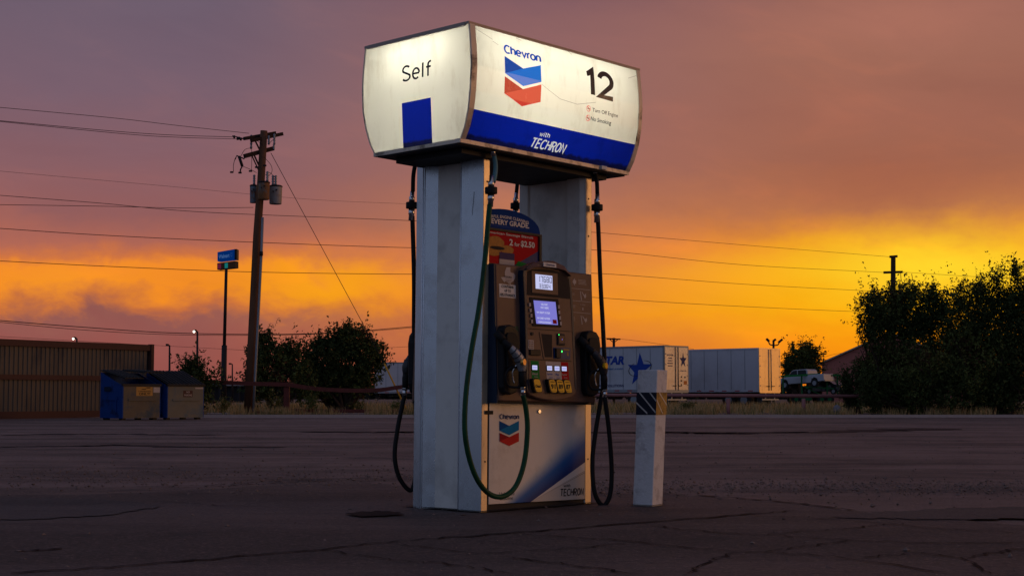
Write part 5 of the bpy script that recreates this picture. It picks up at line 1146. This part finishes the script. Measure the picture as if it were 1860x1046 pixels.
# ------------------------------------------------------------------ dumpsters
m_blued = mat('blue_dumpster_paint', (.008, .042, .19), .5, .1, .25, 3, .08, 40, (.012, .014, .03), .7, 3); m_frontd = mat('worn_dumpster_front', (.125, .105, .075), .65, .1, .35, 2.2, .1, 30, (.055, .075, .095), .9, 1.6)
m_frontd2 = mat('grey_dumpster_front', (.15, .14, .11), .65, .1, .3, 1.8, .1, 30, (.085, .115, .14), .95, 1.1)
m_lid = mat('black_ribbed_lid', (.012, .012, .014), .5, 0, .3, 8); m_ory = mat('orange_notice', (.42, .23, .06), .5, 0, .1, 10)
def dumpster(px, py, wd, dp, label, mf, openlid):
    g0 = gat(px, py); r = empty('dumpster', g0, label, 'dumpster', rad(50)); hf, hbk = 1.06, 1.50
    mb = MB(); side = [(0, .06), (0, hf), (dp, hbk), (dp, .06)]
    for x0, x1 in ((0, .03), (wd-.03, wd)): mb.prism(side, x0, x1, lambda u, v, q: (q, u, v), 0)
    mb.box(.03, wd-.03, dp-.03, dp, .06, hbk-.01, 0); mb.box(.03, wd-.03, .0, dp-.03, .06, .12, 0)
    mb.box(-.03, .0, .25, dp-.1, .62, .74, 0); mb.box(-.03, 0, .3, .36, .2, .62, 0)
    body = mb.build('body', m_blued, r)
    mb = MB(); mb.box(.031, wd-.031, -.004, .026, .06, hf); mb.box(.2, wd-.2, -.03, -.0045, .60, .66)
    fr_ = mb.build('front_wall', mf, r)
    mb = MB(); mb.box(-.02, wd+.02, -.035, .03, hf-.0, hf+.07); mb.build('rim', m_dark, r)
    mb = MB(); mb.box(.05, .2, .1, .25, 0, .06); mb.box(wd-.2, wd-.05, .1, .25, 0, .06); mb.box(.05, .2, dp-.25, dp-.1, 0, .06); mb.box(wd-.2, wd-.05, dp-.25, dp-.1, 0, .06); mb.build('skid', m_dark, r)
    sl_ = math.atan2(hbk-hf, dp)
    for k, (x0, x1, lift) in enumerate(((.0, wd/2-.02, openlid[0]), (wd/2+.02, wd+.02, openlid[1]))):
        mb = MB(); L_ = math.hypot(dp, hbk-hf)+.08; a = sl_-lift
        def lp(x, s__, h): return (x, dp+.02-s__*math.cos(a)+h*0, hbk+.05-s__*math.sin(a)+h)
        mb.hexa([lp(x0, 0, 0), lp(x1, 0, 0), lp(x1, L_, 0), lp(x0, L_, 0)], [lp(x0, 0, .03), lp(x1, 0, .03), lp(x1, L_, .03), lp(x0, L_, .03)])
        nr = 5
        for j in range(nr):
            xx = x0+.08+(x1-x0-.16)*j/(nr-1); mb.hexa([lp(xx-.025, .04, .03), lp(xx+.025, .04, .03), lp(xx+.025, L_-.05, .03), lp(xx-.025, L_-.05, .03)], [lp(xx-.015, .06, .06), lp(xx+.015, .06, .06), lp(xx+.015, L_-.07, .06), lp(xx-.015, L_-.07, .06)])
        mb.build('lid', m_lid, r)
    return r, fr_, body
DF = lambda u, v: (u, -.006, v)
r, fr_, bd = dumpster(222, 763, 1.43, 1.18, 'blue dumpster with its black lids propped open', m_frontd, (.16, .30))
g = MB(); g.add([DF(.50, .76), DF(1.12, .76), DF(1.12, 1.04), DF(.50, 1.04)], [(0, 1, 2, 3)], 0); D2_ = lambda u, v: (u, -.012, v)
add_text(g, 'ONLY!', .60, 1.02, .78, .86, D2_, 1, .01); add_text(g, 'CARDBOARD', .57, 1.06, .88, .92, D2_, 1); g.add([D2_(.70, .96), D2_(.86, .96), D2_(.86, .98), D2_(.70, .98)], [(0, 1, 2, 3)], 1); g.add([D2_(.88, 1.0), D2_(1.03, 1.0), D2_(1.03, 1.025), D2_(.88, 1.025)], [(0, 1, 2, 3)], 1)
g.add([DF(1.15, .86), DF(1.40, .86), DF(1.40, 1.03), DF(1.15, 1.03)], [(0, 1, 2, 3)], 2)
g.build('notice', [m_ory, m_ink, m_palepaper], fr_, fix=False)
g = MB(); g.add([(-.032, .60, .90), (-.032, .95, .90), (-.032, .95, 1.04), (-.032, .60, 1.04)], [(0, 1, 2, 3)]); g.build('side_plate', m_navy, bd, fix=False)
r, fr_, bd = dumpster(303, 762, 1.46, 1.1, 'grey fronted blue dumpster with its lids shut', m_frontd2, (.0, .0))
g = MB(); g.add([DF(.62, .72), DF(1.0, .72), DF(1.0, .93), DF(.62, .93)], [(0, 1, 2, 3)], 0); add_text(g, 'NO', .74, .88, .85, .91, D2_, 1, .02); add_text(g, 'PARKING', .66, .97, .75, .81, D2_, 1, .02); g.build('notice', [m_redtrim, m_palepaper], fr_, fix=False)
g = MB(); g.add([DF(1.1, .98), DF(1.42, .98), DF(1.42, 1.03), DF(1.1, 1.03)], [(0, 1, 2, 3)]); g.build('reflector_strip', m_palepaper, fr_, fix=False)

# ------------------------------------------------------------------ trailers
m_side = mat('trailer_side_sheet', (.44, .45, .50), .45, .15, .05, 1.2, .02, 20, (.30, .29, .30), .3, .7); m_doorw = mat('trailer_rear_door', (.50, .46, .40), .30, .25, .08, 2, .03, 20, (.30, .22, .14), .4, 1.5)
m_doorg = mat('sunset_tint_rear_door', (.86, .62, .28), .40, .5, .06, 1.5, .04, 10, (.35, .24, .12), .3, 1.8)  # gold of the reflected sunset put into the door colour
m_tyre = mat('tyre', (.015, .015, .016), .8); m_alured = mat('red_reflector', (.35, .02, .02), .4)
def trailer(loc, ang, label, mdoor, L=16.1, plain=False):
    """rear-left corner at the origin; X along the rear (to the right), Y towards the front"""
    r = empty('truck_trailer', loc, label, 'trailer', ang); W_, z0, z1 = 2.6, 1.12, 4.1
    mb = MB(); mb.box(0, W_, .02, L, z0, z1); body = mb.build('box_body', m_side, r)
    mb = MB()
    for k in range(1, 14): mb.box(-.008, -.0005, k*1.16-.02, k*1.16+.02, z0+.1, z1-.08)
    mb.build('side_seam', m_galv, body)
    mb = MB(); mb.box(-.03, -.0005, 0.021, L, z0-.05, z0+.1); mb.box(-.03, -.0005, 0.021, L, z1-.10, z1+.01); mb.box(-.03, -.0005, 0.0, .10, z0+.1, z1-.1); mb.build('side_rail', m_galv if not plain else m_side, body)
    mb = MB()
    for k in range(14): mb.box(-.036, -.031, .5+k*1.1, .9+k*1.1, z0+.0, z0+.06)
    mb.build('reflector', m_alured, body)
    for s_ in (0, 1):
        mb = MB(); x0 = .07+s_*1.24; mb.box(x0, x0+1.22, -.02, .0195, z0+.08, z1-.10); dr = mb.build('rear_door', mdoor, r)
        g = MB(); xs_ = (x0+1.08,) if s_ == 0 else (x0+.14,)
        for x in xs_: g.tube([(x, -.05, z0+.05), (x, -.05, z1-.08)], .022, 6)
        g.build('lock_rod', m_dark if not plain else m_galv, dr)
        g = MB()
        for z in (z0+.35, z0+.95, z0+1.7, z0+2.4): xh = x0-.01 if s_ == 0 else x0+1.12; g = MB(); g.box(xh, xh+.11, -.04, -.0205, z, z+.07); g.build('hinge', m_galv, dr)
        g = MB(); g.box(x0+.8 if s_ == 0 else x0+.15, x0+1.15 if s_ == 0 else x0+.5, -.075, -.055, z0+.32, z0+.37); g.build('door_handle', m_dark, dr)
    mb = MB(); mb.box(0, .069, -.03, .019, z0-.05, z1+.01); mb.box(2.531, W_, -.03, .019, z0-.05, z1+.01); mb.box(.0695, 2.5305, -.03, .019, z1-.098, z1+.01); mb.box(.0695, 2.5305, -.03, .019, z0-.12, z0+.078); mb.build('rear_frame', m_galv if not plain else mdoor, r)
    mb = MB(); mb.box(.3, 2.3, -.05, .02, .50, .60); mb.box(.7, .8, -.03, .02, .60, 1.0); mb.box(1.8, 1.9, -.03, .02, .60, 1.0); mb.build('rear_bumper', m_galv, r)
    mb = MB(); mb.box(.9, 1.7, .5, L-.5, .85, z0-.13); mb.build('chassis', m_dark, r)
    for y in (1.3, 2.6):
        for x0 in (.02, 2.02):
            mb = MB(); mb.tube([(x0, y, .52), (x0+.56, y, .52)], .52, 22); wv = mb.build('wheel', m_tyre, r)
            mb = MB(); mb.tube([(x0-.01, y, .52), (x0+.02, y, .52)], .28, 14); mb.build('rim', m_galv, wv)
    mb = MB(); mb.box(.6, .75, 11.9, 12.05, 0, 1.0); mb.box(1.85, 2.0, 11.9, 12.05, 0, 1.0); mb.build('landing_gear', m_dark, r)
    return r, body
TA = math.atan2(.72, .69)
# X along the rear = (.69,.72): rotate X axis by TA
t1, body = trailer((at(1207, 720, 97.5)[0], 97.5, -.02), TA, 'white trailer lettered with a blue star, behind the bollard', m_doorw)
TF2 = lambda y, z: (-.014, y, z)
def side_text(mb, s, y_right, y_left, z0, z1, mi, bold=.02, sh=0): add_text(mb, s, 0, 1, z0, z1, lambda u, v: TF2(y_left+(y_right-y_left)*u, v), mi, bold, sh)
def ypx(px):                                     # distance along the side for a picture column
    O = np.array(t1.location); dr = np.array([-math.sin(TA), math.cos(TA)]); k = (px-930)/FPX
    return (k*O[1]-O[0])/(dr[0]-k*dr[1])
g = MB(); zc = lambda py, px: (lambda D: CAMH+(720-py)/FPX*D)(97.5+ypx(px)*math.cos(TA))
yS0, yS1 = ypx(1134), ypx(1086)
side_text(g, 'LANDSTAR', yS0, yS0+(yS1-yS0)*1.9, zc(662, 1120), zc(646, 1120), 0, .05, .2)
side_text(g, 'www.landstar.com', ypx(1132), ypx(1066), zc(671, 1120), zc(667, 1120), 1, .02)
side_text(g, 'EQUIPMENT SOLUTIONS', ypx(1133), ypx(1072), zc(703, 1120), zc(697.5, 1120), 2, .02)
sc_y, sc_z = ypx(1162), zc(669, 1162); hw = (ypx(1140)-ypx(1184))/2
star = [(0, 1.0), (-.22, .28), (-1.0, .26), (-.38, -.20), (-.62, -1.0), (.0, -.48), (.30, -.70), (.42, -.02), (1.0, .30), (.24, .30)]
star = [(1162, 640), (1169, 660.5), (1185, 661), (1172, 672), (1176.5, 687), (1163, 682.5), (1148, 697), (1152, 676), (1140.5, 662), (1157, 662)]
g.add([(-.014, ypx(a), zc(b, a)) for a, b in star], [tuple(range(10))], 0)
ringp = []
for k in range(40):
    a = 2*math.pi*k/40; u, v = 22*math.cos(a), 13*math.sin(a); c_, s_ = math.cos(.38), math.sin(.38); ringp.append((1162.5+u*c_-v*s_, 668.5-(u*s_+v*c_)))
for k in range(40):
    if 6 <= k <= 11: continue
    a, b = ringp[k], ringp[(k+1) % 40]; sc1 = .95
    ia = (1162.5+(a[0]-1162.5)*sc1, 668.5+(a[1]-668.5)*sc1); ib = (1162.5+(b[0]-1162.5)*sc1, 668.5+(b[1]-668.5)*sc1)
    g.add([(-.018, ypx(p[0]), zc(p[1], p[0])) for p in (a, b, ib, ia)], [(0, 1, 2, 3)], 3)
g.build('lettering', [m_blueink, mat('cyan_blue_ink', (.02, .12, .34), .5), m_navyink, m_ink], body, fix=False)
g = MB(); RF = lambda u, v: (u, -.026, v)
add_text(g, 'LANDSTAR', .22, .95, 3.42, 3.54, RF, 0, .01)
for k, (a, b) in enumerate(((.4, .8), (.35, .85), (.3, .9), (.35, .85))): g.add([RF(a, 3.25-k*.17), RF(b, 3.25-k*.17), RF(b, 3.31-k*.17), RF(a, 3.31-k*.17)], [(0, 1, 2, 3)], 0)
c_x, c_z = 2.0, 3.15; st = []
for k in range(10): a = math.pi/2+k*math.pi/5; rr = .48 if k % 2 == 0 else .19; st.append((c_x+rr*math.cos(a)*.85, c_z+rr*math.sin(a)*1.1))
g.add([RF(*p) for p in st], [tuple(range(10))], 0); add_text(g, 'LANDSTAR', 1.65, 2.35, 2.42, 2.50, RF, 0, .01)
g.add([RF(2.05, 1.55), RF(2.40, 1.55), RF(2.40, 1.80), RF(2.05, 1.80)], [(0, 1, 2, 3)], 1)
for a, b, c_ in ((1.75, 2.0, 1.0), (2.1, 1.98, 1.4), (1.72, 1.75, 1.2), (1.74, 1.5, .8)): g.add([RF(a, b), RF(a+.12*c_, b), RF(a+.12*c_, b+.1), RF(a, b+.1)], [(0, 1, 2, 3)], 2)
g.build('rear_lettering', [m_navyink, mat('orange_placard', (.6, .2, .04), .5), m_ink], t1, fix=False)
t2, body2 = trailer((at(1379, 720, 102.6)[0], 102.6, -.02), TA, 'blank white trailer with rear doors tinted gold as if reflecting the sunset', m_doorg, plain=True)
t3, body3 = trailer((at(752, 720, 150)[0], 152, -.02), rad(-8), 'far trailer between the dark tree and the pump', m_doorw, 16.1)
t3.rotation_euler = (0, 0, rad(98)); t3.location = (at(686, 720, 150)[0]+16.1, 148, -.02)

# ------------------------------------------------------------------ car transporter with pickup and car
m_gr = mat('green_carrier_paint', (.012, .15, .035), .45, .1, .2, 3); m_gr2 = mat('dark_green_carrier_paint', (.01, .09, .03), .5, .1, .2, 3)
CD = 150.; fb = (at(1470, 720, CD)[0], CD, -.02); ct = empty('car_transporter', fb, 'green car transporter parked beside the gold-tinted trailer doors', 'car transporter'); C_ = lambda px, py, dd=0: locl(at(px, py, CD+dd), fb)
mb = MB()
for dd in (-1.2, 1.2): mb.bar(C_(1418, 683.5, dd), C_(1480, 680, dd), .12, .20); mb.bar(C_(1480, 680, dd), C_(1527, 681.5, dd), .12, .20)
mb.build('upper_deck', m_gr, ct)
for px in (1422, 1456, 1502, 1521):
    for dd in (-1.2, 1.2): mb = MB(); p = C_(px, 682, dd); mb.box(p[0]-.07, p[0]+.07, dd-.06, dd+.06, .7, p[2]); mb.build('upright', m_gr2, ct)
mb = MB(); a, b = C_(1425, 708), C_(1527, 712); mb.box(a[0], b[0], -1.25, 1.25, .72, .95); mb.box(C_(1436, 720)[0], C_(1470, 720)[0], -1.28, 1.28, .35, .72); mb.bar(C_(1460, 702, -1.2), C_(1521, 706, -1.2), .1, .14); mb.bar(C_(1456, 700, -1.22), C_(1502, 722, -1.22), .07, .09); mb.build('lower_deck', m_gr2, ct)
for px in (1488, 1502, 1442):
    for dd in (-1.1, 1.1): p = C_(px, 720); mb = MB(); mb.tube([(p[0], dd-.2, .48), (p[0], dd+.2, .48)], .46, 18); wv = mb.build('wheel', m_tyre, ct); mb = MB(); mb.tube([(p[0], dd-.22, .48), (p[0], dd+.22, .48)], .2, 12); mb.build('rim', m_gr2, wv)
m_carw = mat('white_car_paint', (.30, .31, .35), .35, .1, .05, 3, coat=.3); m_glass = mat('car_glass', (.02, .022, .028), .08, 0, .1, 3)
def vehicle(name, loc, tilt, side, L, W_, wheels, wr, m, label, cat, glass):
    r = empty(name, loc, label, cat); r.rotation_euler = (0, tilt, rad(-44))
    mb = MB(); mb.prism(side, -W_/2, W_/2, lambda u, v, q: (u, q*(1-.10*max(0, (v-.95))), v)); b_ = mb.build('body', m, r, bevel=.05)
    for gq in glass:
        mb = MB(); mb.add([(u, -W_/2*(1-.10*max(0, v-.95))-.012, v) for u, v in gq], [tuple(range(len(gq)))]); mb.add([(u, W_/2*(1-.10*max(0, v-.95))+.012, v) for u, v in gq], [tuple(range(len(gq)))]); mb.build('window', m_glass, b_, fix=False)
    for x in wheels:
        for s_ in (-1, 1):
            mb = MB(); mb.tube([(x, s_*(W_/2-.20), wr), (x, s_*(W_/2+.02), wr)], wr, 22); wv = mb.build('wheel', m_tyre, r); mb = MB(); mb.tube([(x, s_*(W_/2+.0), wr), (x, s_*(W_/2+.04), wr)], wr*.55, 14); mb.build('rim', m_galv, wv)
    mb = MB(); mb.box(L-.02, L+.05, -W_/2+.1, W_/2-.1, .55, .70); mb.build('bumper', m_galv, r)
    return r
pk = [(0, .55), (.0, .95), (.15, 1.12), (1.35, 1.20), (1.95, 1.80), (2.2, 1.87), (3.55, 1.87), (3.75, 1.75), (3.80, 1.28), (5.6, 1.28), (5.65, .6), (4.95, .55), (4.85, .85), (4.55, .98), (4.25, .85), (4.15, .48), (1.45, .48), (1.35, .85), (1.05, .98), (.75, .85), (.65, .5)]
pl_ = at(1420, 705, CD); vehicle('pickup_truck', (at(1420, 720, CD+2)[0], CD+2, 1.42), rad(-3), pk, 5.65, 1.95, (1.05, 4.55), .42, m_carw, 'white pickup riding the upper deck of the green transporter', 'pickup truck', [[(1.45, 1.24), (2.02, 1.76), (2.22, 1.80), (2.55, 1.80), (2.55, 1.26)], [(2.65, 1.26), (2.65, 1.80), (3.5, 1.80), (3.62, 1.7), (3.66, 1.28)]])
cr_p = [(0, .35), (0, .75), (.25, .9), (1.1, .98), (1.8, 1.42), (3.0, 1.45), (3.7, 1.05), (4.5, .98), (4.55, .4), (4.05, .35), (3.95, .6), (3.65, .68), (3.35, .6), (3.25, .3), (1.25, .3), (1.15, .6), (.85, .68), (.55, .6), (.45, .35)]
vehicle('parked_car', (at(1466, 720, CD+2)[0], CD+2, .93), 0, cr_p, 4.55, 1.8, (.85, 3.65), .33, mat('dark_car_paint', (.02, .022, .03), .25, .2, .1, 3, coat=.6), 'dark low car on the lower deck of the green transporter', 'car', [[(1.2, 1.0), (1.85, 1.38), (2.3, 1.40), (2.3, 1.0)], [(2.38, 1.0), (2.38, 1.40), (2.95, 1.40), (3.5, 1.06)]])
# maroon gabled building
m_mar = mat('maroon_metal_wall', (.36, .13, .105), .6, .1, .1, 2, .05, 20); m_roofe = mat('pale_roof_edge', (.34, .26, .20), .5, .1, .1, 3)
MD = 168.; fb = (at(1494, 720, MD)[0], MD, 0); mbd = empty('gabled_building', fb, 'maroon gabled metal building half hidden by the bushes', 'building', -.25); zq = lambda py: CAMH+(720-py)/FPX*MD
x1_, x2_ = (at(1615, 720, MD)[0]-fb[0]), (at(1740, 720, MD)[0]-fb[0])
mb = MB(); mb.prism([(0, 0), (x2_, 0), (x2_, zq(661)), (x1_, zq(608)), (0, zq(661))], 0, 22, lambda u, v, q: (u, q, v)); mb.build('wall', m_mar, mbd)
mb = MB(); mb.bar((-.4, 10.9, zq(661)-.02), (x1_, 10.9, zq(608)+.16), 22.6, .16); mb.bar((x1_, 10.9, zq(608)+.16), (x2_+.4, 10.9, zq(661)-.02), 22.6, .16); mb.build('roof', m_roofe, mbd)
# far low shop front behind the left verge
fb = (at(385, 720, 190)[0], 190, 0); lb = empty('low_building', fb, 'low pale roofed building in the gap behind the shrub', 'building')
mb = MB(); mb.box(-14, 4.5, 0, 10, 0, 2.0); mb.build('wall', m_dark, lb); mb = MB(); mb.box(-14.5, 5, -1, 10.5, 2.1, 2.5); mb.build('roof', mat('pale_canopy', (.32, .28, .28), .6), lb)
for k, x in enumerate((-2, 1, 3.4)):
    mb = MB(); mb.box(x, x+.3, -.9, -.6, 0, 2.1); mb.build('column', m_dark, lb)
# distant tree line
m_far = mat('far_tree_mass', (.022, .020, .016), .9, 0, .4, .1)
V = []
N = 26000; X = rng.uniform(-260, 300, N); hgt = 3.2+1.6*np.sin(X*.05)+1.1*np.sin(X*.17+1)+.7*np.sin(X*.6); Z = rng.random(N)**.7*np.clip(hgt, 1, 9); Y = 420+rng.uniform(-12, 12, N)
a = rng.normal(size=(N, 3)); a /= np.linalg.norm(a, axis=1)[:, None]; b = np.cross(a, rng.normal(size=(N, 3))); b /= np.linalg.norm(b, axis=1)[:, None]; Qc = np.stack([X, Y, Z], 1); sz = rng.uniform(.4, 1.2, N)[:, None]
V = np.stack([Qc-a*sz, Qc+b*sz*.7, Qc+a*sz, Qc-b*sz*.7], 1).reshape(-1, 3); tl_ = fastmesh('distant_trees', V, N, [m_far], np.zeros(N)); tag(tl_, 'dark line of far trees along the horizon', 'trees', kind='stuff')
